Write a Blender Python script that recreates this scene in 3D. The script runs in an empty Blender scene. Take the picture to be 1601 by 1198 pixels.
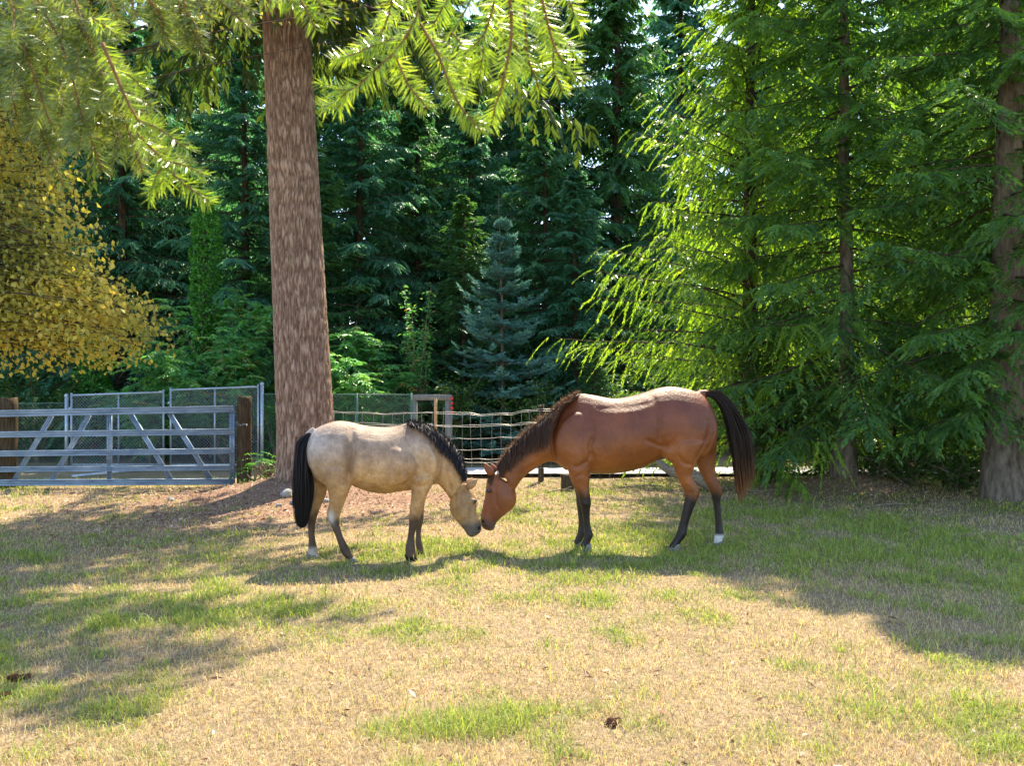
import bpy, math, random
import numpy as np
from mathutils import Vector

S = bpy.context.scene
COL = S.collection
F = 1300.0            # focal length in photo pixels
EYE = 1.55

# ------------------------------------------------------------------ camera
cam_d = bpy.data.cameras.new('camera')
cam = bpy.data.objects.new('camera', cam_d)
COL.objects.link(cam)
cam.location = (0, 0, EYE)
cam.rotation_euler = (math.radians(90), 0, 0)
cam_d.sensor_width = 36
cam_d.lens = F / 1601 * 36
cam_d.shift_y = 13 / 1601
cam_d.clip_start = 0.05
cam_d.clip_end = 1500
cam_d.dof.use_dof = True
cam_d.dof.focus_distance = 8.5
cam_d.dof.aperture_fstop = 11
S.camera = cam

# ------------------------------------------------------------------ light
SUN_EL, SUN_AZ = math.radians(54), math.radians(17)      # azimuth from +Y towards +X
w = bpy.data.worlds.new('World'); S.world = w; w.use_nodes = True
nt = w.node_tree
bgn = nt.nodes['Background']
sky = nt.nodes.new('ShaderNodeTexSky'); sky.sky_type = 'NISHITA'
sky.sun_disc = False; sky.sun_elevation = SUN_EL; sky.sun_rotation = SUN_AZ
sky.air_density = 1.0; sky.dust_density = .6; sky.ozone_density = 1.5
nt.links.new(sky.outputs[0], bgn.inputs[0]); bgn.inputs[1].default_value = 0.15
sd = bpy.data.lights.new('sun', 'SUN'); sd.energy = 3.9; sd.angle = math.radians(0.53)
sd.color = (1.0, 0.89, 0.68)
sun = bpy.data.objects.new('sun', sd); COL.objects.link(sun)
SV = Vector((math.sin(SUN_AZ) * math.cos(SUN_EL), math.cos(SUN_AZ) * math.cos(SUN_EL), math.sin(SUN_EL)))
sun.rotation_euler = (-SV).to_track_quat('-Z', 'Y').to_euler()
sun.location = (5, 20, 30)
S.view_settings.view_transform = 'Standard'
S.view_settings.look = 'None'
S.view_settings.exposure = 1.8
S.view_settings.gamma = 1.0
try: S.view_settings.use_curve_mapping = False
except Exception: pass
S.cycles.max_bounces = 8
S.cycles.diffuse_bounces = 4
S.cycles.transmission_bounces = 6
S.cycles.transparent_max_bounces = 8
S.cycles.caustics_reflective = False
S.cycles.caustics_refractive = False

# ------------------------------------------------------------------ helpers
def P(px, py, Y):
    return np.array([(px - 800.5) / F * Y, Y, EYE + (612 - py) / F * Y])
def GY(py): return EYE * F / (py - 612)
def G(px, py):
    Y = GY(py); return ((px - 800.5) / F * Y, Y)

def _hash(ix, iy, iz, seed):
    h = (ix * 374761393 + iy * 668265263 + iz * 2147483647 + seed * 974634777) & 0xffffffff
    h = ((h ^ (h >> 13)) * 1274126177) & 0xffffffff
    h = h ^ (h >> 16)
    return (h & 0xffffff) / float(0xffffff)
def vnoise(p, scale=1.0, seed=0):
    p = np.asarray(p, dtype=np.float64) * scale
    if p.shape[-1] == 2: p = np.concatenate([p, np.zeros(p.shape[:-1] + (1,))], -1)
    i = np.floor(p).astype(np.int64); f = p - i; f = f * f * (3 - 2 * f)
    r = 0
    for dx in (0, 1):
        for dy in (0, 1):
            for dz in (0, 1):
                wgt = (f[..., 0] if dx else 1 - f[..., 0]) * (f[..., 1] if dy else 1 - f[..., 1]) * (f[..., 2] if dz else 1 - f[..., 2])
                r = r + wgt * _hash(i[..., 0] + dx, i[..., 1] + dy, i[..., 2] + dz, seed)
    return r
def fbm(p, scale=1.0, seed=0, oct=4):
    a, s, t, n = 1.0, scale, 0.0, 0.0
    for k in range(oct):
        t = t + a * vnoise(p, s, seed + k * 17); n += a; a *= .5; s *= 2.03
    return t / n
def nrm(v): return v / (np.linalg.norm(v, axis=-1, keepdims=True) + 1e-9)
def sstep(a, b, x):
    t = np.clip((x - a) / (b - a), 0, 1); return t * t * (3 - 2 * t)

def mk(name, V, T, mat, parent=None, v=None, smooth=False, col=None, loops=3):
    V = np.asarray(V, dtype=np.float32).reshape(-1, 3); T = np.asarray(T, dtype=np.int32).reshape(-1, loops)
    m = bpy.data.meshes.new(name)
    m.vertices.add(len(V)); m.vertices.foreach_set('co', V.ravel())
    m.loops.add(T.size); m.loops.foreach_set('vertex_index', T.ravel())
    m.polygons.add(len(T))
    m.polygons.foreach_set('loop_start', np.arange(len(T), dtype=np.int32) * loops)
    m.polygons.foreach_set('loop_total', np.full(len(T), loops, dtype=np.int32))
    if smooth: m.polygons.foreach_set('use_smooth', np.ones(len(T), dtype=bool))
    m.update(calc_edges=True)
    if v is not None:
        a = m.attributes.new('v', 'FLOAT', 'POINT'); a.data.foreach_set('value', np.asarray(v, dtype=np.float32).ravel())
    if col is not None:
        a = m.attributes.new('col', 'FLOAT_COLOR', 'POINT')
        c = np.ones((len(V), 4), dtype=np.float32); c[:, :3] = col; a.data.foreach_set('color', c.ravel())
    if mat is not None: m.materials.append(mat)
    o = bpy.data.objects.new(name, m); COL.objects.link(o)
    if parent is not None: o.parent = parent
    return o
def tag(o, label=None, cat=None, group=None, kind=None):
    if label: o['label'] = label
    if cat: o['category'] = cat
    if group: o['group'] = group
    if kind: o['kind'] = kind
    return o
def thing(name, label, cat, loc=(0, 0, 0), rz=0, group=None):
    o = bpy.data.objects.new(name, None); COL.objects.link(o)
    o.empty_display_size = .2
    o.location = loc; o.rotation_euler = (0, 0, rz)
    return tag(o, label, cat, group)
def copy_tree(o, parent=None):
    c = o.copy(); COL.objects.link(c)
    if parent is not None: c.parent = parent
    for ch in list(o.children): copy_tree(ch, c)
    return c

def keep_world(o):
    for ch in o.children: ch.matrix_parent_inverse = __import__('mathutils').Matrix.Translation(-Vector(o.location))

class Geo:
    def __init__(s): s.V = []; s.T = []; s.a = []; s.n = 0
    def add(s, V, T, v=None):
        V = np.asarray(V, float).reshape(-1, 3); T = np.asarray(T, int).reshape(-1, 3)
        s.V.append(V); s.T.append(T + s.n); s.n += len(V)
        s.a.append(np.full(len(V), .5) if v is None else (np.full(len(V), v) if np.isscalar(v) else np.asarray(v)))
    def tube(s, pts, rad, n=6, v=None, cap=True):
        pts = np.asarray(pts, float); k = len(pts); rad = np.broadcast_to(np.asarray(rad, float), (k,))
        d = nrm(np.gradient(pts, axis=0))
        ref = np.array([0, 0, 1.]) if abs(d[:, 2]).mean() < .8 else np.array([0, 1., 0])
        a = nrm(np.cross(d, ref)); b = np.cross(d, a)
        th = np.arange(n) / n * 2 * np.pi
        V = pts[:, None] + rad[:, None, None] * (a[:, None] * np.cos(th)[None, :, None] + b[:, None] * np.sin(th)[None, :, None])
        i = np.arange(k - 1)[:, None] * n; j = np.arange(n)[None]; j2 = (j + 1) % n
        q = np.stack([i + j, i + j2, i + n + j2, i + n + j], -1).reshape(-1, 4)
        T = np.concatenate([q[:, [0, 1, 2]], q[:, [0, 2, 3]]])
        V = V.reshape(-1, 3)
        if cap:
            V = np.concatenate([V, pts[:1], pts[-1:]]); c0, c1 = k * n, k * n + 1
            jj = np.arange(n); jn = (jj + 1) % n
            T = np.concatenate([T, np.stack([np.full(n, c0), jn, jj], -1), np.stack([np.full(n, c1), (k - 1) * n + jj, (k - 1) * n + jn], -1)])
        s.add(V, T, v)
    def box(s, lo, hi, v=None):
        x0, y0, z0 = lo; x1, y1, z1 = hi
        V = [(x0, y0, z0), (x1, y0, z0), (x1, y1, z0), (x0, y1, z0), (x0, y0, z1), (x1, y0, z1), (x1, y1, z1), (x0, y1, z1)]
        T = [(0, 2, 1), (0, 3, 2), (4, 5, 6), (4, 6, 7), (0, 1, 5), (0, 5, 4), (1, 2, 6), (1, 6, 5), (2, 3, 7), (2, 7, 6), (3, 0, 4), (3, 4, 7)]
        s.add(V, T, v)
    def make(s, name, mat, parent=None, smooth=False):
        return mk(name, np.concatenate(s.V), np.concatenate(s.T), mat, parent, v=np.concatenate(s.a), smooth=smooth)

# ------------------------------------------------------------------ materials
class M:
    def __init__(s, name):
        s.m = bpy.data.materials.new(name); s.m.use_nodes = True
        s.t = s.m.node_tree; s.t.nodes.clear()
        s.out = s.n('ShaderNodeOutputMaterial')
    def n(s, kind, **kw):
        nd = s.t.nodes.new(kind)
        for k, v in kw.items(): setattr(nd, k, v)
        return nd
    def l(s, a, b): s.t.links.new(a, b)
    def ramp(s, fac, stops):
        r = s.n('ShaderNodeValToRGB'); e = r.color_ramp.elements
        while len(e) > 1: e.remove(e[0])
        e[0].position = stops[0][0]; e[0].color = (*stops[0][1], 1)
        for p, c in stops[1:]:
            x = e.new(p); x.color = (*c, 1)
        s.l(fac, r.inputs[0]); return r.outputs[0]
    def noise(s, scale, detail=4, rough=.55, vec=None, stretch=None):
        if vec is None:
            g = s.n('ShaderNodeNewGeometry'); vec = g.outputs['Position']
        if stretch:
            mp = s.n('ShaderNodeMapping'); mp.inputs['Scale'].default_value = stretch; s.l(vec, mp.inputs[0]); vec = mp.outputs[0]
        t = s.n('ShaderNodeTexNoise'); t.inputs['Scale'].default_value = scale; t.inputs['Detail'].default_value = detail
        t.inputs['Roughness'].default_value = rough; s.l(vec, t.inputs['Vector']); return t.outputs['Fac']
    def attr(s, name):
        a = s.n('ShaderNodeAttribute'); a.attribute_name = name; return a
    def mix(s, fac, a, b, mode='MIX'):
        x = s.n('ShaderNodeMix', data_type='RGBA', blend_type=mode)
        for inp, val in ((x.inputs[0], fac), (x.inputs[6], a), (x.inputs[7], b)):
            if isinstance(val, (int, float)): inp.default_value = val
            elif isinstance(val, tuple): inp.default_value = (*val, 1)
            else: s.l(val, inp)
        return x.outputs[2]
    def bsdf(s, col, rough=.6, spec=.5, metal=0, bump=None, bstr=.5, bdist=.01, sheen=0):
        b = s.n('ShaderNodeBsdfPrincipled')
        for k, val in (('Base Color', col), ('Roughness', rough)):
            if isinstance(val, tuple): b.inputs[k].default_value = (*val, 1)
            elif isinstance(val, (int, float)): b.inputs[k].default_value = val
            else: s.l(val, b.inputs[k])
        b.inputs['Specular IOR Level'].default_value = spec
        b.inputs['Metallic'].default_value = metal
        if sheen: b.inputs['Sheen Weight'].default_value = sheen; b.inputs['Sheen Roughness'].default_value = .4
        if bump is not None:
            bp = s.n('ShaderNodeBump'); bp.inputs['Strength'].default_value = bstr; bp.inputs['Distance'].default_value = bdist
            s.l(bump, bp.inputs['Height']); s.l(bp.outputs[0], b.inputs['Normal'])
        return b
    def done(s, b): s.l(b.outputs[0], s.out.inputs[0]); return s.m

def leaf_mat(name, stops, tr=.45, trcol=None, rough=.45, spec=.4, clump=1.2):
    m = M(name)
    a = m.attr('v').outputs['Fac']
    big = m.noise(clump, 3)
    ad = m.n('ShaderNodeMath', operation='MULTIPLY_ADD'); m.l(big, ad.inputs[0]); ad.inputs[1].default_value = .9; ad.inputs[2].default_value = -.45
    su = m.n('ShaderNodeMath', operation='ADD', use_clamp=True); m.l(a, su.inputs[0]); m.l(ad.outputs[0], su.inputs[1])
    c = m.ramp(su.outputs[0], stops)
    b = m.bsdf(c, rough, spec)
    t = m.n('ShaderNodeBsdfTranslucent')
    tc = m.mix(1.0, c, trcol or (1.6, 1.5, .6), 'MULTIPLY'); m.l(tc, t.inputs[0])
    x = m.n('ShaderNodeMixShader'); x.inputs[0].default_value = tr
    m.l(b.outputs[0], x.inputs[1]); m.l(t.outputs[0], x.inputs[2])
    return m.done(x)

MAT = {}
MAT['dark_needle'] = leaf_mat('dark_needle', [(0, (.03, .09, .045)), (.5, (.075, .21, .09)), (1, (.15, .33, .13))], .45, (1.5, 1.5, .7))
MAT['teal_needle'] = leaf_mat('teal_needle', [(0, (.028, .11, .07)), (.5, (.075, .23, .13)), (1, (.15, .36, .19))], .45, (1.5, 1.5, .8))
MAT['mid_needle'] = leaf_mat('mid_needle', [(0, (.03, .09, .035)), (.5, (.07, .19, .06)), (1, (.15, .31, .085))], .42, (1.6, 1.6, .6))
MAT['noble_needle'] = leaf_mat('noble_needle', [(0, (.05, .16, .15)), (.5, (.13, .32, .28)), (1, (.26, .48, .42))], .2, (1.2, 1.3, .9), clump=3)
MAT['spruce_needle'] = leaf_mat('spruce_needle', [(0, (.045, .11, .04)), (.5, (.11, .25, .08)), (1, (.24, .41, .12))], .58, (2.0, 1.7, .4), clump=1.6)
MAT['cedar_leaf'] = leaf_mat('cedar_leaf', [(0, (.07, .14, .025)), (.5, (.17, .30, .04)), (1, (.33, .46, .08))], .58, (1.9, 1.75, .5), rough=.35, clump=1.4)
MAT['fir_needle'] = leaf_mat('fir_needle', [(0, (.13, .20, .025)), (.5, (.28, .40, .045)), (1, (.50, .60, .12))], .5, (1.8, 1.7, .5), rough=.3, spec=.6, clump=9)
MAT['dull_needle'] = leaf_mat('dull_needle', [(0, (.06, .09, .02)), (.5, (.15, .21, .035)), (1, (.34, .40, .12))], .42, (1.7, 1.5, .5), rough=.3, spec=.7, clump=5)
MAT['crown_needle'] = leaf_mat('crown_needle', [(0, (.02, .045, .015)), (.5, (.05, .09, .025)), (1, (.10, .15, .04))], .4, (1.8, 1.6, .5))
MAT['yellow_leaf'] = leaf_mat('yellow_leaf', [(0, (.12, .15, .04)), (.35, (.28, .27, .05)), (.7, (.52, .45, .09)), (1, (.62, .46, .10))], .5, (1.5, 1.4, .6), clump=1.5)
MAT['sumac_leaf'] = leaf_mat('sumac_leaf', [(0, (.05, .17, .07)), (.5, (.12, .36, .11)), (.85, (.24, .46, .13)), (1, (.45, .26, .08))], .4, (1.5, 1.5, .6), clump=2)
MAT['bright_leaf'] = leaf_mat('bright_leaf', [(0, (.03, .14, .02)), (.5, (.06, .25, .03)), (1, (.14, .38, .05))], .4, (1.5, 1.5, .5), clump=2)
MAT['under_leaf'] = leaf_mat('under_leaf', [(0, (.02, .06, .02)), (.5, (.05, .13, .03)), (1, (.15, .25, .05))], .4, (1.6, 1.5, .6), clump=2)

def mat_simple(name, c1, c2, scale=8, rough=.7, spec=.3, metal=0, bs=.4, bd=.01, stretch=None):
    m = M(name); nz = m.noise(scale, 6, .6, stretch=stretch)
    return m.done(m.bsdf(m.ramp(nz, [(.3, c1), (.7, c2)]), rough, spec, metal, nz, bs, bd))
MAT['bark_dark'] = mat_simple('bark_dark', (.035, .024, .018), (.12, .085, .06), 14, .9, .1, bs=.8, bd=.03, stretch=(1, 1, .25))
MAT['bark_pale'] = mat_simple('bark_pale', (.07, .052, .038), (.24, .19, .15), 16, .9, .1, bs=.8, bd=.03, stretch=(1, 1, .3))
MAT['twig'] = mat_simple('twig', (.12, .05, .02), (.30, .15, .06), 30, .8, .2)
MAT['dead_twig'] = mat_simple('dead_twig', (.12, .09, .06), (.32, .26, .19), 20, .9, .1)
MAT['galvanised'] = mat_simple('galvanised', (.30, .36, .42), (.50, .56, .62), 25, .42, .5, .55, .1, .002)
MAT['gate_steel'] = mat_simple('gate_steel', (.15, .21, .29), (.33, .41, .50), 12, .45, .5, .45, .15, .002, stretch=(.3, 1, 1))
MAT['wire'] = mat_simple('wire', (.38, .36, .33), (.58, .55, .50), 30, .4, .5, .4, .1, .001)
MAT['green_wire'] = mat_simple('green_wire', (.05, .12, .10), (.09, .18, .15), 30, .5, .4)
MAT['post_wood'] = mat_simple('post_wood', (.03, .02, .012), (.12, .085, .05), 10, .9, .1, bs=.9, bd=.02, stretch=(5, 5, .5))
MAT['grey_wood'] = mat_simple('grey_wood', (.13, .13, .12), (.28, .27, .24), 10, .85, .1, bs=.6, bd=.01, stretch=(4, 4, .6))
MAT['new_wood'] = mat_simple('new_wood', (.38, .22, .10), (.58, .38, .2), 14, .7, .2, stretch=(5, 5, .5))
MAT['rock'] = mat_simple('rock', (.16, .15, .14), (.36, .34, .31), 9, .9, .2, bs=.7, bd=.02)
MAT['red_plastic'] = mat_simple('red_plastic', (.5, .01, .02), (.65, .02, .03), 9, .3, .5)
MAT['dung'] = mat_simple('dung', (.03, .012, .008), (.10, .04, .02), 25, .9, .1, bs=1, bd=.01)
MAT['road'] = mat_simple('road', (.42, .40, .42), (.60, .57, .58), 5, .9, .2, bs=.3, bd=.01)
MAT['eye'] = mat_simple('eye', (.010, .006, .004), (.02, .012, .008), 5, .08, .8)
MAT['nostril'] = mat_simple('nostril', (.012, .008, .007), (.02, .014, .012), 5, .8, .1)
MAT['hoof'] = mat_simple('hoof', (.10, .085, .07), (.26, .22, .18), 30, .5, .3, stretch=(1, 1, 4))

# bark of the big fir: furrowed, plates carried by the mesh, colour by its own ridge value
m = M('fir_bark')
va = m.attr('v').outputs['Fac']
fine = m.noise(22, 8, .7, stretch=(1, 1, .3)); fine2 = m.noise(5, 4, .6)
c = m.ramp(va, [(.05, (.10, .058, .038)), (.3, (.205, .125, .085)), (.7, (.31, .20, .14)), (1, (.45, .32, .24))])
c = m.mix(.75, c, m.ramp(fine, [(.3, (.45, .40, .40)), (.7, (1.5, 1.45, 1.4))]), 'MULTIPLY')
c = m.mix(m.ramp(fine2, [(.62, (0, 0, 0)), (.8, (.5, .5, .5))]), c, (.30, .24, .10))
MAT['fir_bark'] = m.done(m.bsdf(c, .9, .15, bump=fine, bstr=.9, bdist=.025))

# horse coats: patches, and the pony's painted hindquarter sheen, are baked as mesh colours
def coat(name, roan, rough, sheen):
    m = M(name); c = m.attr('col').outputs['Color']
    hair = m.noise(60, 6, .7, stretch=(1, 1, .35)); big = m.noise(3.2, 5, .6); mid = m.noise(13, 4, .65)
    if roan:
        fleck = m.noise(38, 8, .85)
        lum = m.ramp(c, [(.08, (0, 0, 0)), (.3, (1, 1, 1))]); fk = m.mix(1.0, m.ramp(fleck, [(.46, (0, 0, 0)), (.64, (.30, .30, .30))]), lum, 'MULTIPLY'); c = m.mix(fk, c, (.62, .52, .42))
        c = m.mix(.8, c, m.ramp(big, [(.32, (.55, .48, .45)), (.66, (1.2, 1.18, 1.16))]), 'MULTIPLY')
        c = m.mix(.7, c, m.ramp(mid, [(.35, (.70, .64, .60)), (.65, (1.2, 1.18, 1.16))]), 'MULTIPLY')
    else:
        c = m.mix(.7, c, m.ramp(big, [(.34, (.58, .52, .50)), (.66, (1.25, 1.25, 1.22))]), 'MULTIPLY')
        c = m.mix(.5, c, m.ramp(mid, [(.3, (.86, .84, .82)), (.7, (1.1, 1.1, 1.1))]), 'MULTIPLY')
    c = m.mix(.5, c, m.ramp(hair, [(.3, (.78, .78, .78)), (.7, (1.18, 1.18, 1.18))]), 'MULTIPLY')
    bn = m.n('ShaderNodeMath', operation='ADD'); m.l(hair, bn.inputs[0]); m.l(mid, bn.inputs[1])
    return m.done(m.bsdf(c, rough, .4, bump=bn.outputs[0], bstr=.7, bdist=.010, sheen=sheen))
MAT['roan'] = coat('roan_coat', True, .08+.55, 0)
MAT['bay'] = coat('bay_coat', False, .46, 0)
def hair_mat(name, c0, c1, c2, tr=.15):
    m = M(name); c = m.ramp(m.attr('v').outputs['Fac'], [(0, c0), (.6, c1), (1, c2)])
    b = m.bsdf(c, .55, .3)
    t = m.n('ShaderNodeBsdfTranslucent'); m.l(m.mix(1.0, c, (1.8, 1.5, 1.2), 'MULTIPLY'), t.inputs[0])
    x = m.n('ShaderNodeMixShader'); x.inputs[0].default_value = tr
    m.l(b.outputs[0], x.inputs[1]); m.l(t.outputs[0], x.inputs[2]); return m.done(x)
MAT['black_hair'] = hair_mat('black_hair', (.006, .005, .007), (.018, .014, .016), (.06, .04, .035))
MAT['bay_mane'] = hair_mat('bay_mane', (.02, .011, .008), (.075, .034, .017), (.30, .18, .10), .3)
MAT['bay_tail'] = hair_mat('bay_tail', (.010, .008, .007), (.04, .024, .015), (.26, .11, .04), .35)

# ------------------------------------------------------------------ ground
TX, TY = -3.13, 12.8        # foot of the big fir
def gz(x, y):
    x = np.asarray(x, float); y = np.asarray(y, float)
    p = np.stack([x, y], -1)
    far = sstep(2.5, 6, np.hypot(x - .3, y - 8.0))
    z = (fbm(p, .35, 3, 3) - .5) * .10 * far + (fbm(p, 2.2, 9, 3) - .5) * .03
    d = np.hypot(x - TX, (y - TY))
    z = z + .24 * np.exp(-(d / 1.15) ** 2) * (.8 + .5 * fbm(p, 3, 5, 3))
    z = z + .28 * np.exp(-(np.hypot(x - 5.3, y - 12.9) / .9) ** 2)
    z = z + .12 * np.exp(-(np.hypot(x - 6.7, y - 11.3) / .9) ** 2)
    return z
def blob(p, px, py, rx, ry, a):
    x, y = G(px, py); return a * np.exp(-((p[..., 0] - x) / rx) ** 2 - ((p[..., 1] - y) / ry) ** 2)
def green(x, y):
    p = np.stack([x, y], -1)
    g = (fbm(p, .9, 31, 4) - .5) * 1.6 + (fbm(p, 4.5, 37, 3) - .5) * 2.0 - .10
    for b in ((90, 925, 1.6, .8, .42), (400, 962, 1.1, .38, .65), (250, 985, 1.2, .15, .3), (690, 1130, .35, .22, .42), (210, 1110, .45, .25, .3), (1300, 860, 2.6, 1.6, .60),
              (1150, 800, 2.6, .9, .45), (750, 862, 3.0, .55, .55), (1500, 900, 1.6, 1.2, .3), (450, 885, 1.4, .35, .3), (1250, 1160, .6, .25, .12), (850, 1150, .3, .2, .15),
              (40, 1150, .5, .4, .2), (640, 1150, .2, .2, .4), (1440, 1080, .3, .25, .15), (1000, 1080, .4, .25, .25), (850, 770, 2, .9, .15)):
        g = g + blob(p, *b)
    for b in ((1500, 1100, .9, .8, -.22), (1000, 1000, 1.6, .9, -.30), (650, 960, 1.0, .8, -.22), (150, 820, 1.8, 1.1, -.45), (600, 790, 1.3, 1.1, -.35), (500, 1060, .7, .35, -.2)):
        g = g + blob(p, *b)
    return np.clip(g + .35, 0, 1)
def litter(x, y):
    p = np.stack([x, y], -1)
    l = np.exp(-((x - TX - .8) / 2.6) ** 2 - ((y - TY + .2) / 2.0) ** 2) * 1.1
    l = l + .8 * np.exp(-((x - 5.3) / 2.2) ** 2 - ((y - 12.8) / 1.2) ** 2) + .9 * sstep(17.5, 19.5, y)
    l = l + .5 * np.exp(-((x + 5) / 3) ** 2 - ((y - 12.2) / .9) ** 2) + .55 * np.exp(-((x + 3.6) / 2.6) ** 2 - ((y - 10.2) / 1.5) ** 2)
    return np.clip(l * (.45 + 1.1 * fbm(p, 3.5, 71, 3)), 0, 1)

def axis(lo, hi, step, far, ratio):
    a = list(np.arange(lo, hi + 1e-6, step)); s = step
    while a[-1] < far: s *= ratio; a.append(a[-1] + s)
    s = step
    while a[0] > -far: s *= ratio; a.insert(0, a[0] - s)
    return np.array(a)
gx = axis(-9, 9, .11, 500, 1.25); gy = axis(2, 18, .11, 500, 1.25)
X, Y = np.meshgrid(gx, gy); nx, ny = len(gx), len(gy)
Z = gz(X, Y)
V = np.stack([X, Y, Z], -1).reshape(-1, 3)
i = (np.arange(ny - 1)[:, None] * nx + np.arange(nx - 1)[None]).reshape(-1)
Q = np.stack([i, i + 1, i + nx + 1, i + nx], -1)
cc = np.stack([green(X, Y), litter(X, Y), fbm(np.stack([X, Y], -1), 1.4, 55, 3)], -1).reshape(-1, 3)
m = M('lawn_ground')
at = m.attr('col'); sp = m.n('ShaderNodeSeparateColor'); m.l(at.outputs['Color'], sp.inputs[0])
n1 = m.noise(26, 8, .7); n2 = m.noise(3, 6, .7)
straw = m.ramp(n1, [(.25, (.13, .09, .055)), (.5, (.31, .225, .135)), (.75, (.48, .38, .25))])
gr = m.ramp(n1, [(.25, (.07, .08, .03)), (.5, (.17, .18, .065)), (.75, (.32, .31, .14))])
lit = m.ramp(n1, [(.25, (.08, .045, .03)), (.5, (.28, .165, .11)), (.75, (.52, .36, .26))])
c = m.mix(sp.outputs[0], straw, gr); c = m.mix(sp.outputs[1], c, lit)
c = m.mix(.5, c, m.ramp(n2, [(.3, (.75, .75, .75)), (.7, (1.15, 1.15, 1.15))]), 'MULTIPLY')
gmat = m.done(m.bsdf(c, .95, .1, bump=n1, bstr=1, bdist=.03))
lawn = mk('lawn', V, Q, gmat, col=cc, smooth=True, loops=4); tag(lawn, kind='structure')

# road behind the fence
rx = np.linspace(-1.1, 40, 90)
cen = 15.6 + .012 * np.clip(rx - 2, 0, None) ** 1.3
row = []
for k, off in enumerate(np.linspace(-.6, .6, 9)):
    yy = cen + off + .05 * np.sin(rx * 3 + k); row.append(np.stack([rx, yy, gz(rx, yy) * 0 + .075 - .02 * abs(off)], -1))
V = np.stack(row).reshape(-1, 3); i = (np.arange(8)[:, None] * 90 + np.arange(89)[None]).reshape(-1)
tag(mk('road', V, np.stack([i, i + 1, i + 91, i + 90], -1), MAT['road'], loops=4, smooth=True), kind='structure')

# ------------------------------------------------------------------ grass
rng = np.random.default_rng(4)
def grass(name, n, seed, kindf):
    r = np.random.default_rng(seed)
    # density ~ 1/Y^2 towards the distance
    u = r.random(n * 2); y = 2.6 * (14.6 / 2.6) ** u
    x = (r.random(n * 2) * 2 - 1) * (.66 * y + .5)
    return x, y
def blades(x, y, h, wd, lean, az, hue, seed):
    r = np.random.default_rng(seed); n = len(x)
    z = gz(x, y) - .004
    b = np.stack([x, y, z], -1)
    d = np.stack([np.cos(az), np.sin(az), np.zeros(n)], -1)
    sa = az + np.pi / 2 + r.normal(0, .8, n); sd_ = np.stack([np.cos(sa), np.sin(sa), np.zeros(n)], -1)
    up = np.array([0, 0, 1.])
    m1 = b + d * (h * lean * .35)[:, None] + up * (h * .6)[:, None]
    tp = b + d * (h * lean)[:, None] + up * (h * (1 - .35 * lean))[:, None]
    V = np.stack([b - sd_ * wd[:, None], b + sd_ * wd[:, None], m1 + sd_ * (wd * .8)[:, None], m1 - sd_ * (wd * .8)[:, None], tp], 1)
    k = np.arange(n)[:, None] * 5
    T = np.concatenate([k + [0, 1, 2], k + [0, 2, 3], k + [3, 2, 4]], 1).reshape(-1, 3)
    return V.reshape(-1, 3), T, np.repeat(hue, 5)
m = M('grass_blade')
c = m.ramp(m.attr('v').outputs['Fac'], [(0, (.24, .155, .09)), (.16, (.50, .355, .20)), (.4, (.76, .60, .345)), (.5, (.48, .41, .13)), (.60, (.17, .23, .045)), (.8, (.30, .38, .06)), (1, (.46, .50, .10))])
b = m.bsdf(c, .5, .35); t = m.n('ShaderNodeBsdfTranslucent'); m.l(m.mix(1.0, c, (1.25, 1.25, .8), 'MULTIPLY'), t.inputs[0])
x_ = m.n('ShaderNodeMixShader'); x_.inputs[0].default_value = .4; m.l(b.outputs[0], x_.inputs[1]); m.l(t.outputs[0], x_.inputs[2])
gm = m.done(x_)
x, y = grass('g', 222000, 11, None)
gn = green(x, y); lt = litter(x, y); r = np.random.default_rng(12)
keep = (r.random(len(x)) > lt * .9) & (np.hypot(x - TX, y - TY) > .5) & (r.random(len(x)) < .55 + .45 * gn)
x, y, gn, lt = x[keep], y[keep], gn[keep], lt[keep]
x, y, gn, lt = x[:255000], y[:255000], gn[:255000], lt[:255000]
n = len(x); isg = r.random(n) < np.clip(gn * .85 - .05, .04, .62)
tall = fbm(np.stack([x, y], -1), 3.0, 91, 3)
h = np.where(isg, .028 + .06 * r.random(n) ** 1.6 + .09 * np.clip(gn - .55, 0, 1) * r.random(n), .018 + .036 * r.random(n)) * (.6 + .8 * tall)
h = h * np.where(r.random(n) < .035, 1.4 + .9 * r.random(n), 1)
wd = np.where(isg, .0022, .0017) * (.8 + .5 * r.random(n)) * np.clip(y / 5, .75, 2.3)
hue = np.where(isg, .55 + .45 * r.random(n), .45 * r.random(n))
V, T, vv = blades(x, y, h, wd, .3 + .9 * r.random(n), r.random(n) * 6.283, hue, 13)
tag(mk('grass', V, T, gm, v=vv), kind='stuff')
# uneven taller tufts
r = np.random.default_rng(15); nc = 420; u = r.random(nc); cy_ = 3.1 * (11 / 3.1) ** u; cx2 = (r.random(nc) * 2 - 1) * (.64 * cy_ + .3)
gk = green(cx2, cy_); kk_ = r.random(nc) < .25 + .8 * gk; cx2, cy_, gk = cx2[kk_], cy_[kk_], gk[kk_]; nb_ = 22
a_ = r.random((len(cx2), nb_)) * 6.283; rd = .05 * r.random((len(cx2), nb_)) * (.5 + r.random((len(cx2), 1)))
x = (cx2[:, None] + np.cos(a_) * rd).ravel(); y = (cy_[:, None] + np.sin(a_) * rd).ravel(); n = len(x)
h = (.025 + .05 * r.random(n)) * np.repeat(.5 + .8 * r.random(len(cx2)), nb_); hue = np.where(np.repeat(r.random(len(cx2)) < gk * 1.3, nb_), .6 + .4 * r.random(n), .12 + .33 * r.random(n))
V, T, vv = blades(x, y, h, .0022 * (.7 + .6 * r.random(n)), .35 + .8 * r.random(n), a_.ravel() + r.normal(0, .5, n), hue, 16)
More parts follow.
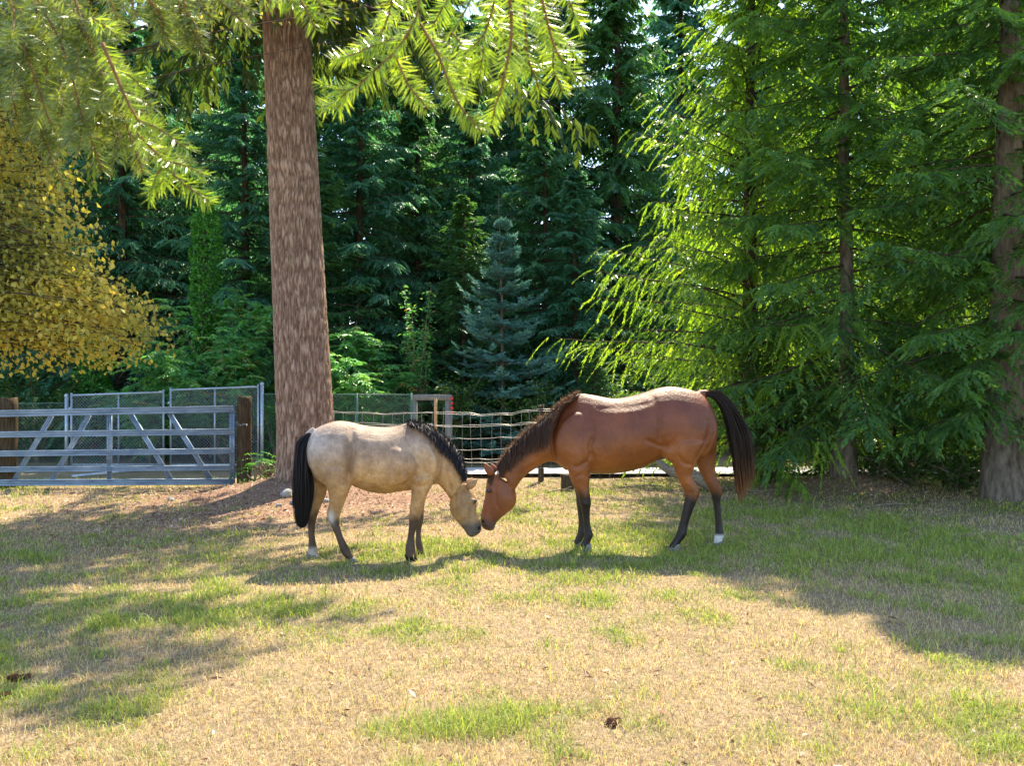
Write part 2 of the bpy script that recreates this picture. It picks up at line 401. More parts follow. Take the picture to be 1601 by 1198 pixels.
tag(mk('grass_tufts', V, T, gm, v=vv), kind='stuff')
# litter: fallen needles, leaf and twig chips
n = 20000; r = np.random.default_rng(20)
u = r.random(n * 6); y = 3.2 * (14 / 3.2) ** u; x = (r.random(n * 6) * 2 - 1) * (.66 * y + .5)
k = r.random(n * 6) < litter(x, y) * .8 + .006; x, y = x[k][:n], y[k][:n]; n = len(x)
az = r.random(n) * 6.283; L = .01 + .035 * r.random(n) ** 2; W = .004 + .008 * r.random(n)
d = np.stack([np.cos(az), np.sin(az), r.normal(0, .25, n)], -1); s_ = np.stack([-np.sin(az), np.cos(az), r.normal(0, .4, n)], -1)
b = np.stack([x, y, gz(x, y) + .008 + .012 * r.random(n)], -1)
V = np.stack([b - d * L[:, None], b + s_ * W[:, None], b + d * L[:, None], b - s_ * W[:, None] + [0, 0, .004]], 1).reshape(-1, 3)
kk = np.arange(n)[:, None] * 4; T = np.concatenate([kk + [0, 1, 2], kk + [0, 2, 3]], 1)
m = M('litter_chip'); c = m.ramp(m.attr('v').outputs['Fac'], [(0, (.07, .03, .02)), (.5, (.26, .12, .07)), (.85, (.45, .30, .2)), (1, (.62, .5, .38))])
tag(mk('fallen_litter', V, T, m.done(m.bsdf(c, .8, .2)), v=np.repeat(r.random(n), 4)), kind='stuff')

# ------------------------------------------------------------------ foliage builders
UP = np.array([0, 0, 1.])
def rhombs(P0, D, N, L, W, bend=.15, one=False):
    """leaf shaped blades: P0 base, D direction, N rough normal"""
    s_ = nrm(np.cross(D, N)); n2 = np.cross(s_, D); L = L[:, None]; W = W[:, None]
    if one:
        V = np.stack([P0 - s_ * W, P0 + s_ * W, P0 + D * L - n2 * L * bend], 1).reshape(-1, 3)
        return V, np.arange(len(P0) * 3).reshape(-1, 3), 3
    mid = P0 + D * L * .45
    V = np.stack([P0, mid + s_ * W + n2 * W * .35, P0 + D * L - n2 * L * bend, mid - s_ * W + n2 * W * .35], 1).reshape(-1, 3)
    k = np.arange(len(P0))[:, None] * 4
    return V, np.concatenate([k + [0, 1, 2], k + [0, 2, 3]], 1).reshape(-1, 3), 4
def needles(P0, D, L, n, nl, nw, r, swept=.75, flat=.0, upb=0):
    """shoots covered with n needles each"""
    N0 = len(P0); ref = nrm(r.normal(size=(N0, 3)) * .35 + UP); s_ = nrm(np.cross(D, ref)); u_ = np.cross(s_, D)
    t = (np.arange(n)[None] + r.random((N0, n))) / n; th = r.random((N0, n)) * 6.283
    if flat: th = np.where(r.random((N0, n)) < flat, np.round(r.random((N0, n))) * np.pi + r.normal(0, .35, (N0, n)), th)
    rad = s_[:, None] * np.cos(th)[..., None] + u_[:, None] * np.sin(th)[..., None] + UP * upb
    d = nrm(D[:, None] * swept + rad); b = P0[:, None] + D[:, None] * (L[:, None] * t)[..., None]
    sd_ = nrm(np.cross(d, r.normal(size=d.shape)))
    tp = b + d * (nl * (1 - .35 * np.clip(t * 1.0 - .6, 0, 1)) * (.8 + .4 * r.random(t.shape)))[..., None]
    V = np.stack([b - sd_ * nw, b + sd_ * nw, tp], 2).reshape(-1, 3)
    return V, np.arange(len(V)).reshape(-1, 3)

def conifer(seed, H, R, z0, nb, ntw, nl, prof=lambda t: (1 - t) ** .8, pb=-.1, ptop=.6, droop=.35, upturn=.1, tl=.45, hang=.25,
            lL=.12, lW=.02, style='rhomb', fan=.8, azr=None, tpow=1.0, tr0=.05, nn=9, nnl=.03, nnw=.003, swept=.75, upb=0, cull=None, limb=.009, tiers=0):
    """returns leaf mesh (V,T,v) and wood Geo for one conifer standing at the origin"""
    r = np.random.default_rng(seed)
    t = (np.arange(nb) + r.random(nb)) / nb; t = t ** tpow
    if tiers: t = (np.floor(t * tiers) + .25 + r.normal(0, .07, nb)) / tiers; t = np.clip(t, 0, .99)
    zb = z0 + (H - z0) * t * .985
    az = np.arange(nb) * 2.399 + r.normal(0, .35, nb)
    if azr is not None: az = azr[0] + (az % 6.283) / 6.283 * (azr[1] - azr[0])
    Lb = R * np.maximum(prof(t), .03) * (.62 + .5 * r.random(nb))
    pit = pb + (ptop - pb) * t + r.normal(0, .09, nb)
    out = np.stack([np.cos(az), np.sin(az), 0 * az], -1); lat = np.stack([-np.sin(az), np.cos(az), 0 * az], -1)
    sway = r.normal(0, .12, nb)
    def bp(s):  # s (nb,k)
        rr = Lb[:, None] * s; zz = zb[:, None] + Lb[:, None] * (np.tan(pit)[:, None] * s - droop * s ** 2 + upturn * s ** 4)
        p = out[:, None] * rr[..., None] + lat[:, None] * (sway[:, None] * rr * s)[..., None]; p[..., 2] = zz; return p
    s = tr0 + (1 - tr0) * (np.arange(ntw)[None] + r.random((nb, ntw))) / ntw; s[:, -1] = 1
    p0 = bp(s); f = nrm(bp(s + .02) - bp(s - .02))
    side = np.where((np.arange(ntw) % 2)[None] == 0, 1., -1.) * np.ones((nb, 1))
    side[:, -1] = 0
    d = nrm(f * (.55 + .3 * r.random((nb, ntw)))[..., None] + lat[:, None] * (side * fan)[..., None] + UP * (-hang * (.3 + r.random((nb, ntw))))[..., None] + r.normal(0, .08, (nb, ntw, 3)))
    tlen = tl * np.sqrt(np.maximum(Lb, .1) / max(R, .1))[:, None] * (1.1 - .62 * s) * (.6 + .7 * r.random((nb, ntw)))
    u = (np.arange(nl)[None, None] + r.random((nb, ntw, nl))) / nl
    q = p0[:, :, None] + d[:, :, None] * (tlen[..., None] * u)[..., None]; q[..., 2] -= hang * .5 * tlen[..., None] * u ** 2
    sp_ = np.where((np.arange(nl) % 2) == 0, 1., -1.)[None, None]
    pl = nrm(np.cross(d, UP + r.normal(0, .25, d.shape)))
    ld = nrm(d[:, :, None] * .85 + pl[:, :, None] * (sp_ * (.75 - .45 * u))[..., None] + UP * (-hang * .5) + r.normal(0, .14, u.shape + (3,)))
    q = q.reshape(-1, 3); ld = ld.reshape(-1, 3)
    base_v = np.repeat(np.clip(.45 + r.normal(0, .16, (nb, ntw)), 0, 1), nl) + r.normal(0, .10, len(q)) + .12 * (u.reshape(-1) - .5)
    LL = lL * (.6 + .7 * r.random(len(q))) * (1.1 - .35 * u.reshape(-1))
    if cull is not None:
        kx = cull(q); q, ld, base_v, LL = q[kx], ld[kx], base_v[kx], LL[kx]
    if style == 'rhomb' or style == 'tri':
        V, T, k = rhombs(q, ld, nrm(UP + r.normal(0, .5, q.shape)), LL, lW * (.7 + .6 * r.random(len(q))), .12, style == 'tri')
        v = np.repeat(base_v, k)
    else:
        V, T = needles(q, ld, LL, nn, nnl, nnw, r, swept, 0, upb)
        v = np.repeat(base_v, nn * 3) + r.normal(0, .05, len(V))
        V2, T2, k = rhombs(q, ld, nrm(UP + r.normal(0, .5, q.shape)), LL, np.full(len(q), nnl * .56), .05)
        T = np.concatenate([T, T2 + len(V)]); V = np.concatenate([V, V2]); v = np.concatenate([v, np.repeat(base_v - .1, k)])
    wood = Geo()
    ss = np.linspace(0, .97, 6)[None] * np.ones((nb, 1)); bpts = bp(ss)
    for i in range(nb):
        wood.tube(bpts[i], np.linspace(.010 + limb * Lb[i], .002, 6), 4, cap=False)
    return V, T, np.clip(v, 0, 1), wood
def trunk_geo(g, H, r0, seed, n=12, k=24, lean=(0, 0), flare=.5, zlo=-.35):
    z = np.linspace(zlo, H, k); r_ = np.random.default_rng(seed)
    rad = r0 * np.clip(1 - z / H, .02, 1) ** .8 * (1 + flare * np.exp(-np.clip(z, 0, None) / .35))
    wob = np.cumsum(r_.normal(0, .012, (k, 2)), 0)
    pts = np.stack([lean[0] * z + wob[:, 0], lean[1] * z + wob[:, 1], z], -1)
    g.tube(pts, rad, n)
def put_tree(name, label, x, y, parts, rz=0, sc=1.0, cat='tree', group=None, zoff=0):
    o = thing(name, label, cat, (x, y, float(gz(x, y)) + zoff), rz, group)
    o.scale = (sc, sc, sc)
    for pn, me in parts:
        c = bpy.data.objects.new(pn, me); COL.objects.link(c); c.parent = o
    return o
def as_mesh(V, T, v, mat, smooth=False):
    o = mk('tmp', V, T, mat, v=v, smooth=smooth); me = o.data; bpy.data.objects.remove(o); return me
def conifer_parts(H, r0, leafmat, barkmat, seed, **kw):
    V, T, v, wood = conifer(seed, H, **kw)
    trunk_geo(wood, H, r0, seed)
    return [('trunk', as_mesh(np.concatenate(wood.V), np.concatenate(wood.T), None, barkmat, True)), ('crown', as_mesh(V, T, v, leafmat))]

# ------------------------------------------------------------------ forest behind
prof_fir = lambda t: (1 - t) ** .75 * np.minimum(1, .45 + t * 4)
A_ = conifer_parts(11, .17, MAT['teal_needle'], MAT['bark_dark'], 101, R=3.6, z0=.4, nb=150, ntw=20, nl=15, prof=prof_fir, pb=-.15, ptop=.5, droop=.35, tl=.75, hang=.45, lL=.15, lW=.021)
B_ = conifer_parts(11, .17, MAT['dark_needle'], MAT['bark_dark'], 102, R=3.7, z0=.6, nb=150, ntw=20, nl=14, prof=prof_fir, pb=-.05, ptop=.5, droop=.3, tl=.75, hang=.5, lL=.15, lW=.022)
C_ = conifer_parts(18, .30, MAT['teal_needle'], MAT['bark_dark'], 103, R=5.0, z0=2.0, nb=165, ntw=20, nl=14, prof=prof_fir, pb=-.2, ptop=.4, droop=.3, tl=1.0, hang=.55, lL=.26, lW=.036)
D_ = conifer_parts(18, .32, MAT['mid_needle'], MAT['bark_dark'], 104, R=5.0, z0=1.5, nb=165, ntw=20, nl=14, prof=prof_fir, pb=-.1, ptop=.5, droop=.3, tl=1.0, hang=.65, lL=.26, lW=.038)
E_ = conifer_parts(8, .12, MAT['mid_needle'], MAT['bark_dark'], 105, R=2.6, z0=.2, nb=120, ntw=17, nl=14, prof=prof_fir, pb=.1, ptop=.7, droop=.35, tl=.6, hang=.35, lL=.12, lW=.017)
GB = 'tall conifers of the forest behind the paddock'
GF = 'conifers along the near edge of the forest'
def bgtree(parts, px, Y, label, sc=1, rz=0, group=GF, name='conifer_tree'):
    x = (px - 800.5) / F * Y
    return put_tree(name, label, x, Y, parts, rz, sc, 'tree', group)
front = [
 (A_, -60, 20.0, 1.02, 'teal conifer at the left edge of the photo behind the yellow leaves'),
 (B_, 70, 21.5, 1.10, 'dark conifer behind the farm gate\'s left end, mostly hidden by yellow leaves'),
 (A_, 190, 20.3, 1.0, 'drooping teal conifer behind the first left chain-link gate leaf'),
 (B_, 265, 22.5, 1.15, 'dark green conifer standing just left of the ivy covered trunk'),
 (A_, 385, 20.5, .98, 'drooping conifer directly left of the big fir trunk above the sumac'),
 (E_, 480, 20.0, 1.05, 'smaller conifer hidden partly by the big fir trunk'),
 (A_, 560, 21.2, .96, 'drooping teal conifer just right of the big fir trunk'),
 (B_, 650, 22.8, .92, 'dark conifer behind the pale leaved sapling and wooden stake'),
 (E_, 725, 20.2, .80, 'low green conifer left of the blue-green noble fir'),
 (A_, 735, 23.0, .90, 'dark teal conifer directly behind the blue-green noble fir'),
 (B_, 850, 22.0, .85, 'dark conifer right behind the noble fir above the bay horse\'s neck'),
 (A_, 900, 20.6, .66, 'drooping dark conifer between the noble fir and the sunlit cedar'),
 (E_, 975, 21.0, .62, 'mid green conifer behind the sunlit cedar\'s left tips'),
 (B_, 1120, 21.0, .62, 'dark conifer behind the sunlit cedar'),
 (A_, 1290, 20.5, .62, 'conifer behind the middle right spruce trunk'),
 (B_, 1450, 21.0, .6, 'conifer seen through the gap between the two right spruces'),
 (A_, 1620, 20.5, .7, 'conifer behind the right edge spruces'),
]
for k, (pt, px, Yd, sc, lb) in enumerate(front): bgtree(pt, px, Yd, lb, sc, k * 1.7)
back = [
 (C_, 20, 29, 1.0, 'tall forest conifer, leftmost of the back row behind the yellow tree'),
 (D_, 150, 31, 1.05, 'tall forest conifer above the left chain-link gate leaf'),
 (C_, 270, 28.5, 1.0, 'tall drooping forest conifer above the ivy covered trunk'),
 (D_, 375, 31, 1.0, 'tall forest conifer touching the big fir trunk on its left'),
 (C_, 510, 29.5, 1.0, 'tall forest conifer peeking out right of the big fir trunk'),
 (C_, 700, 30, .98, 'tall dark forest conifer above and left of the noble fir tip'),
 (D_, 800, 33, 1.05, 'tall forest conifer straight above the noble fir tip'),
 (C_, 870, 29, .95, 'tall drooping forest conifer below the centre hanging branch\'s right end'),
 (D_, 960, 27.5, .95, 'tall sunlit green forest conifer left of the blue sky gap'),
 (C_, 1180, 30, .93, 'tall forest conifer just right of the blue sky gap'),
 (D_, 1300, 31, 1.0, 'tall forest conifer behind the middle right spruce crown'),
 (C_, 1430, 29, 1.0, 'tall forest conifer between the two right spruce trunks'),
 (D_, 1580, 28, 1.0, 'tall forest conifer behind the right edge of the photo'),
]
for k, (pt, px, Yd, sc, lb) in enumerate(back): bgtree(pt, px, Yd, lb, sc, k * 2.3 + .4, GB, 'tall_conifer')
far_lb = ['far conifer in the deepest forest row, %s' % s for s in
          ('behind the yellow tree', 'left of the big fir trunk', 'seen right of the big fir trunk', 'behind the noble fir', 'under the blue sky gap', 'behind the sunlit cedar', 'behind the right spruces')]
for k, (px, Yd) in enumerate([(90, 38), (320, 37), (600, 40), (770, 38), (1010, 42), (1240, 39), (1500, 37)]):
    bgtree((C_, D_)[k % 2], px, Yd, far_lb[k], 1.12 if k != 4 else .8, k * 1.1, GB, 'tall_conifer')

# noble fir in the middle: tiered, blue-green, bare leader
xn, Yn = P(786, 0, 18.6)[0], 18.6
kw = dict(R=2.0, z0=.25, nb=112, tiers=14, ntw=15, nl=10, prof=lambda t: (1 - t) ** 1.05, pb=-.05, ptop=.35, droop=.10, upturn=.20, tl=.46, hang=-.03, lL=.12,
          style='needle', nn=12, nnl=.035, nnw=.0045, swept=.6, upb=.35, fan=.85)
V, T, v, wood = conifer(140, 5.6, **kw)
trunk_geo(wood, 5.95, .055, 5, 8, 20, flare=.2)
put_tree('noble_fir', 'young blue-green noble fir with tiered branches behind the wire fence', xn, Yn,
         [('trunk', as_mesh(np.concatenate(wood.V), np.concatenate(wood.T), None, MAT['bark_pale'], True)), ('crown', as_mesh(V, T, v, MAT['noble_needle']))])

# ------------------------------------------------------------------ right hand trees
# sunlit cedar
V, T, v, wood = conifer(150, 11.0, R=4.0, z0=.5, nb=185, ntw=26, nl=30, prof=lambda t: (1 - t) ** 1.0 * np.minimum(1, .75 + t * 1.5), pb=.10, ptop=.75, droop=.26, upturn=.12,
                        tl=.95, hang=.7, lL=.085, lW=.0125, style='tri', fan=.55, limb=.006)
tg = Geo(); trunk_geo(tg, 11.0, .17, 6)
cedar_parts = [('trunk', as_mesh(np.concatenate(tg.V), np.concatenate(tg.T), None, MAT['bark_dark'], True)), ('limbs', as_mesh(np.concatenate(wood.V), np.concatenate(wood.T), None, MAT['bark_dark'], True)), ('crown', as_mesh(V, T, v, MAT['cedar_leaf']))]
put_tree('cedar_tree', 'sunlit yellow-green cedar with upswept drooping fronds behind the bay horse', 4.15, 14.4, cedar_parts)
# second smaller cedar filling behind
SPN = dict(prof=lambda t: (1 - t) ** .6 * np.minimum(1, .7 + t * 2), pb=-.25, ptop=.35, droop=.16, upturn=.1, tl=.62, hang=.55, lL=.12,
          style='needle', nn=9, nnl=.028, nnw=.0035, swept=.7, fan=.85)
def spruce(seed, H, R, z0, nb, rt, flare):
    V, T, v, wood = conifer(seed, H, R=R, z0=z0, nb=nb, ntw=25, nl=14, prof=lambda t: (1 - t) ** .6 * np.minimum(1, .7 + t * 2), pb=-.25, ptop=.35, droop=.16, upturn=.1,
                            tl=.85, hang=.5, lL=.145, style='needle', nn=5, nnl=.036, nnw=.0055, swept=1.0, fan=.85, limb=.005)
    tg = Geo(); trunk_geo(tg, H, rt, seed, flare=flare)
    return [('trunk', as_mesh(np.concatenate(tg.V), np.concatenate(tg.T), None, MAT['bark_pale'], True)), ('limbs', as_mesh(np.concatenate(wood.V), np.concatenate(wood.T), None, MAT['bark_dark'], True)), ('crown', as_mesh(V, T, v, MAT['spruce_needle']))]
spA = spruce(160, 11.2, 3.1, 1.1, 118, .13, .9)
tg = Geo(); trunk_geo(tg, 10.4, .26, 161, flare=.3)
spB = [('trunk', as_mesh(np.concatenate(tg.V), np.concatenate(tg.T), None, MAT['bark_pale'], True))] + spA[1:]
put_tree('spruce_tree', 'green spruce with slim bare trunk right of the sunlit cedar', (1322 - 800.5) / F * 12.8, 12.8, spA, .6)
put_tree('spruce_tree', 'spruce with thick pale rough trunk at the right edge of the lawn', (1566 - 800.5) / F * 11.2, 11.2, spB, 4.9)
put_tree('spruce_tree', 'spruce at the photo\'s right border, its trunk close behind the thick pale one', (1625 - 800.5) / F * 12.4, 12.4, spB, 4.4, .98)
put_tree('cedar_tree', 'yellow-green cedar filling the gap between the slim trunk and the thick pale trunk', (1450 - 800.5) / F * 16.0, 16.0, cedar_parts, 3.9, .95)

for k_, (px, Yd, sc_, lb) in enumerate([(1215, 13.7, .33, 'young bushy spruce standing right behind the horse\'s tail'), (1285, 13.9, .36, 'young bushy spruce at the left foot of the slim spruce trunk'),
                                      (1400, 14.0, .34, 'young bushy spruce right of the slim spruce trunk, behind the brambles'), (1500, 14.2, .30, 'small bushy spruce left of the thick pale trunk, behind the brambles'), (1040, 17.9, .30, 'small bushy conifer across the road under the sunlit cedar tips'), (930, 18.2, .36, 'small bushy conifer across the road right of the noble fir')]):
    bgtree(E_, px, Yd, lb, sc_, k_ * 1.3, 'small bushy conifers low under the big right trees', 'young_conifer')
bgtree(C_, 1065, 34, 'tall forest conifer standing in the blue sky gap left of the cedar top', 1.12, .7, GB, 'tall_conifer')
bgtree(D_, 640, 27, 'tall forest conifer right of the big fir trunk, above the pale sapling', .95, 1.7, GB, 'tall_conifer')
# ------------------------------------------------------------------ the big fir
fir = thing('douglas_fir', 'tall fir with massive reddish furrowed trunk behind the pony', 'tree', (TX, TY, 0))
nz_, nth = 380, 170
zz = np.linspace(-.1, 12.0, nz_); th = np.linspace(0, 2 * np.pi, nth, endpoint=False)
ZZ, TH = np.meshgrid(zz, th, indexing='ij')
base = np.interp(ZZ, [-.2, 0, .3, .8, 2, 5, 8, 12], [.62, .56, .475, .43, .405, .365, .335, .29])
root = 1 + .13 * np.exp(-np.clip(ZZ, 0, None) / .28) * np.sin(TH * 5 + 1.0)
cyl = np.stack([np.cos(TH) * .4, np.sin(TH) * .4, ZZ * .10], -1)
warp = (fbm(cyl, 5, 201, 3) - .5)
cw = cyl + np.stack([warp * .12, -warp * .12, warp * .05], -1)
a1 = 1 - np.abs(fbm(cw, 24, 210, 3) - .5) * 5
a2 = fbm(np.stack([np.cos(TH) * .4, np.sin(TH) * .4, ZZ * .6], -1), 22, 215, 3)
ridge = np.clip(.12 + np.clip(np.abs(fbm(cw, 40, 210, 4) - .5) * 7, 0, 1) * (.62 + .55 * a2) - .12 * (fbm(cyl, 60, 219, 2) > .62), 0, 1)
rad = base * root + (ridge - .5) * .028
LX = np.interp(ZZ, [0, 7.6, 12], [0, -.36, -.52])
V = np.stack([LX + rad * np.cos(TH), rad * np.sin(TH), ZZ], -1).reshape(-1, 3)
i = np.arange(nz_ - 1)[:, None] * nth; j = np.arange(nth)[None]; j2 = (j + 1) % nth
Q = np.stack([i + j, i + j2, i + nth + j2, i + nth + j], -1).reshape(-1, 4)
mk('trunk', V, Q, MAT['fir_bark'], fir, v=np.clip(ridge * .9 + .05, 0, 1).ravel(), smooth=True, loops=4)
V, T, v, wood = conifer(170, 21, R=4.9, z0=7.75, nb=165, ntw=26, nl=13, prof=lambda t: (1 - t) ** .55, pb=-.22, ptop=.3, droop=.18, upturn=.05, tl=1.0, hang=.85, lL=.29, lW=.044, fan=.7)
V[:, 0] -= .45
c_ = mk('crown', V, T, MAT['crown_needle'], fir, v=v)
WV = np.concatenate(wood.V); WV[:, 0] -= .45
g = Geo(); g.add(WV, np.concatenate(wood.T)); g.tube([(-.5, 0, 11.8), (-.55, 0, 20.9)], [.29, .02], 10); g.make('limbs', MAT['bark_dark'], fir, True)

# ------------------------------------------------------------------ horses
def catmull(A, m):
    A = np.asarray(A, float); n = len(A); out = []
    for i in range(n - 1):
        p0, p1, p2, p3 = A[max(i - 1, 0)], A[i], A[i + 1], A[min(i + 2, n - 1)]
        for k in range(m):
            t = k / m
            out.append(.5 * ((2 * p1) + (p2 - p0) * t + (2 * p0 - 5 * p1 + 4 * p2 - p3) * t * t + (3 * p1 - p0 - 3 * p2 + p3) * t ** 3))
    out.append(A[-1]); return np.array(out)
def loft(g, A, B, lat, n=22, egg=0.0, m=4, latdir=np.array([0, 1., 0])):
    """rings spanned by A-B (profile edge points) and lateral half widths"""
    A = catmull(A, m); B = catmull(B, m); lat = np.maximum(catmull(np.asarray(lat, float)[:, None], m)[:, 0], .004)
    egg = catmull(np.broadcast_to(np.asarray(egg, float), (len(A) // m + 1,))[:, None], m)[:, 0]
    c = (A + B) / 2; u = (A - B) / 2; th = np.arange(n) / n * 2 * np.pi
    cs, sn = np.cos(th), np.sin(th)
    V = c[:, None] + u[:, None] * cs[None, :, None] + latdir * (lat[:, None] * sn[None] * (1 - egg[:, None] * cs[None]))[..., None]
    k = len(A); i = np.arange(k - 1)[:, None] * n; j = np.arange(n)[None]; j2 = (j + 1) % n
    q = np.stack([i + j, i + j2, i + n + j2, i + n + j], -1).reshape(-1, 4)
    T = np.concatenate([q[:, [0, 1, 2]], q[:, [0, 2, 3]]]); V = V.reshape(-1, 3)
    V = np.concatenate([V, c[:1], c[-1:]]); jj = np.arange(n); jn = (jj + 1) % n
    T = np.concatenate([T, np.stack([np.full(n, k * n), jn, jj], -1), np.stack([np.full(n, k * n + 1), (k - 1) * n + jj, (k - 1) * n + jn], -1)])
    g.add(V, T)
def ellipsoid(g, c, r, rot=0, n=14):
    th = np.linspace(0, np.pi, n); ph = np.arange(2 * n) / (2 * n) * 2 * np.pi
    p = np.stack([np.sin(th)[:, None] * np.cos(ph), np.sin(th)[:, None] * np.sin(ph), np.cos(th)[:, None] + 0 * ph], -1) * np.asarray(r)
    cr, sr = math.cos(rot), math.sin(rot)
    p = np.stack([p[..., 0] * cr - p[..., 2] * sr, p[..., 1], p[..., 0] * sr + p[..., 2] * cr], -1) + np.asarray(c)
    i = np.arange(n - 1)[:, None] * 2 * n; j = np.arange(2 * n)[None]; j2 = (j + 1) % (2 * n)
    q = np.stack([i + j, i + 2 * n + j, i + 2 * n + j2, i + j2], -1).reshape(-1, 4)
    g.add(p.reshape(-1, 3), np.concatenate([q[:, [0, 1, 2]], q[:, [0, 2, 3]]]))
def carve(co, grooves, yc):
    near = co[:, 1] < yc(co[:, 0])
    for fr, pl, dep, wd in grooves:
        c = catmull([fr(*p) for p in pl], 10); q = c[:, [0, 2]]
        d = np.full(len(co), 9.); tt = np.zeros(len(co)); p2 = co[:, [0, 2]]
        for k in range(len(q)):
            e = np.hypot(p2[:, 0] - q[k, 0], p2[:, 1] - q[k, 1]); mk_ = e < d; d[mk_] = e[mk_]; tt[mk_] = k / (len(q) - 1)
        a = 1.8 * dep * np.exp(-(d / wd) ** 2) * np.sin(np.pi * np.clip(tt, .06, .94)) ** .5
        co[:, 1] += np.where(near, a, -a)
    return co
def remesh(g, name, mat, parent, voxel, smooth_it, colf, grooves=(), yc=None):
    o = g.make('tmpbody', None)
    md = o.modifiers.new('r', 'REMESH'); md.mode = 'VOXEL'; md.voxel_size = voxel; md.adaptivity = 0
    ms = o.modifiers.new('s', 'SMOOTH'); ms.factor = .5; ms.iterations = smooth_it
    dg = bpy.context.evaluated_depsgraph_get(); ev = o.evaluated_get(dg)
    me = bpy.data.meshes.new_from_object(ev); bpy.data.objects.remove(o)
    me.name = name; me.materials.clear(); me.materials.append(mat)
    n = len(me.vertices); co = np.empty(n * 3, dtype=np.float32); me.vertices.foreach_get('co', co); co = co.reshape(-1, 3)
    if grooves: co = carve(co, grooves, yc).astype(np.float32); me.vertices.foreach_set('co', co.ravel()); me.update()
    for a in list(me.attributes):
        if a.name in ('v',): me.attributes.remove(a)
    a = me.attributes.new('col', 'FLOAT_COLOR', 'POINT'); c = np.ones((n, 4), dtype=np.float32); c[:, :3] = colf(co); a.data.foreach_set('color', c.ravel())
    me.polygons.foreach_set('use_smooth', np.ones(len(me.polygons), dtype=bool))
    b = bpy.data.objects.new(name, me); COL.objects.link(b); b.parent = parent
    return b

class Frame:   # photo zoom coordinates -> world, on the horse's own plane (may be yawed)
    def __init__(s, ox, oy, sc, Y0, px0, yaw): s.ox, s.oy, s.sc, s.Y0, s.px0, s.yaw = ox, oy, sc, Y0, px0, yaw
    def px(s, zx, zy): return s.ox + zx / s.sc, s.oy + zy / s.sc
    def __call__(s, zx, zy, dy=0.0):
        px, py = s.px(zx, zy); Yc = s.Y0 + (px - s.px0) * s.yaw + dy
        return P(px, py, Yc)
def body_torso(g, fr, st, egg):
    loft(g, [fr(x, t) for x, t, b, w_ in st], [fr(x, b) for x, t, b, w_ in st], [w_ for *_, w_ in st], 28, egg)
def body_pair(g, fr, st, egg=.1):
    loft(g, [fr(*a) for a, b, w_ in st], [fr(*b) for a, b, w_ in st], [w_ for *_, w_ in st], 24, egg)
def leg(g, fr, st, dys, latf):
    A, B, L = [], [], []
    for k, (y_, xl, xr) in enumerate(st):
        dy = dys[k] if not np.isscalar(dys) else dys
        A.append(fr(xl, y_, dy)); B.append(fr(xr, y_, dy)); L.append((xr - xl) / fr.sc / F * 8.0 / 2 * latf[k])
    loft(g, A, B, L, 16, 0.0)
def hoof(parent, fr, xl, xr, ytop, ybot, dy, toe, mat, label=None):
    """slanting truncated cone; toe -1 = points left"""
    g = Geo(); c = fr((xl + xr) / 2, ybot, dy); hw = (xr - xl) / fr.sc / F * c[1] / 2
    top = fr((xl + xr) / 2 - toe * (xr - xl) * .18, ytop, dy)
    zb = float(gz(c[0], c[1])) - .005
    n = 18; th = np.arange(n) / n * 2 * np.pi
    r0 = np.stack([np.cos(th) * hw, np.sin(th) * hw * .92, 0 * th], -1); r1 = r0 * .8
    V = np.concatenate([r0 + [c[0], c[1], zb], r0 * .985 + [c[0], c[1], zb + .012], r1 + [top[0], top[1], max(top[2], zb + .05)], [[c[0], c[1], zb]], [[top[0], top[1], max(top[2], zb + .05) + .012]]])
    T = []
    for a in range(2):
        for k in range(n):
            k2 = (k + 1) % n; T += [(a * n + k, a * n + k2, a * n + n + k2), (a * n + k, a * n + n + k2, a * n + n + k)]
    for k in range(n):
        k2 = (k + 1) % n; T += [(3 * n, k2, k), (3 * n + 1, 2 * n + k, 2 * n + k2)]
    g.add(V, T); o = g.make('hoof', mat, parent, True)
    if label: o['label'] = label
    return o
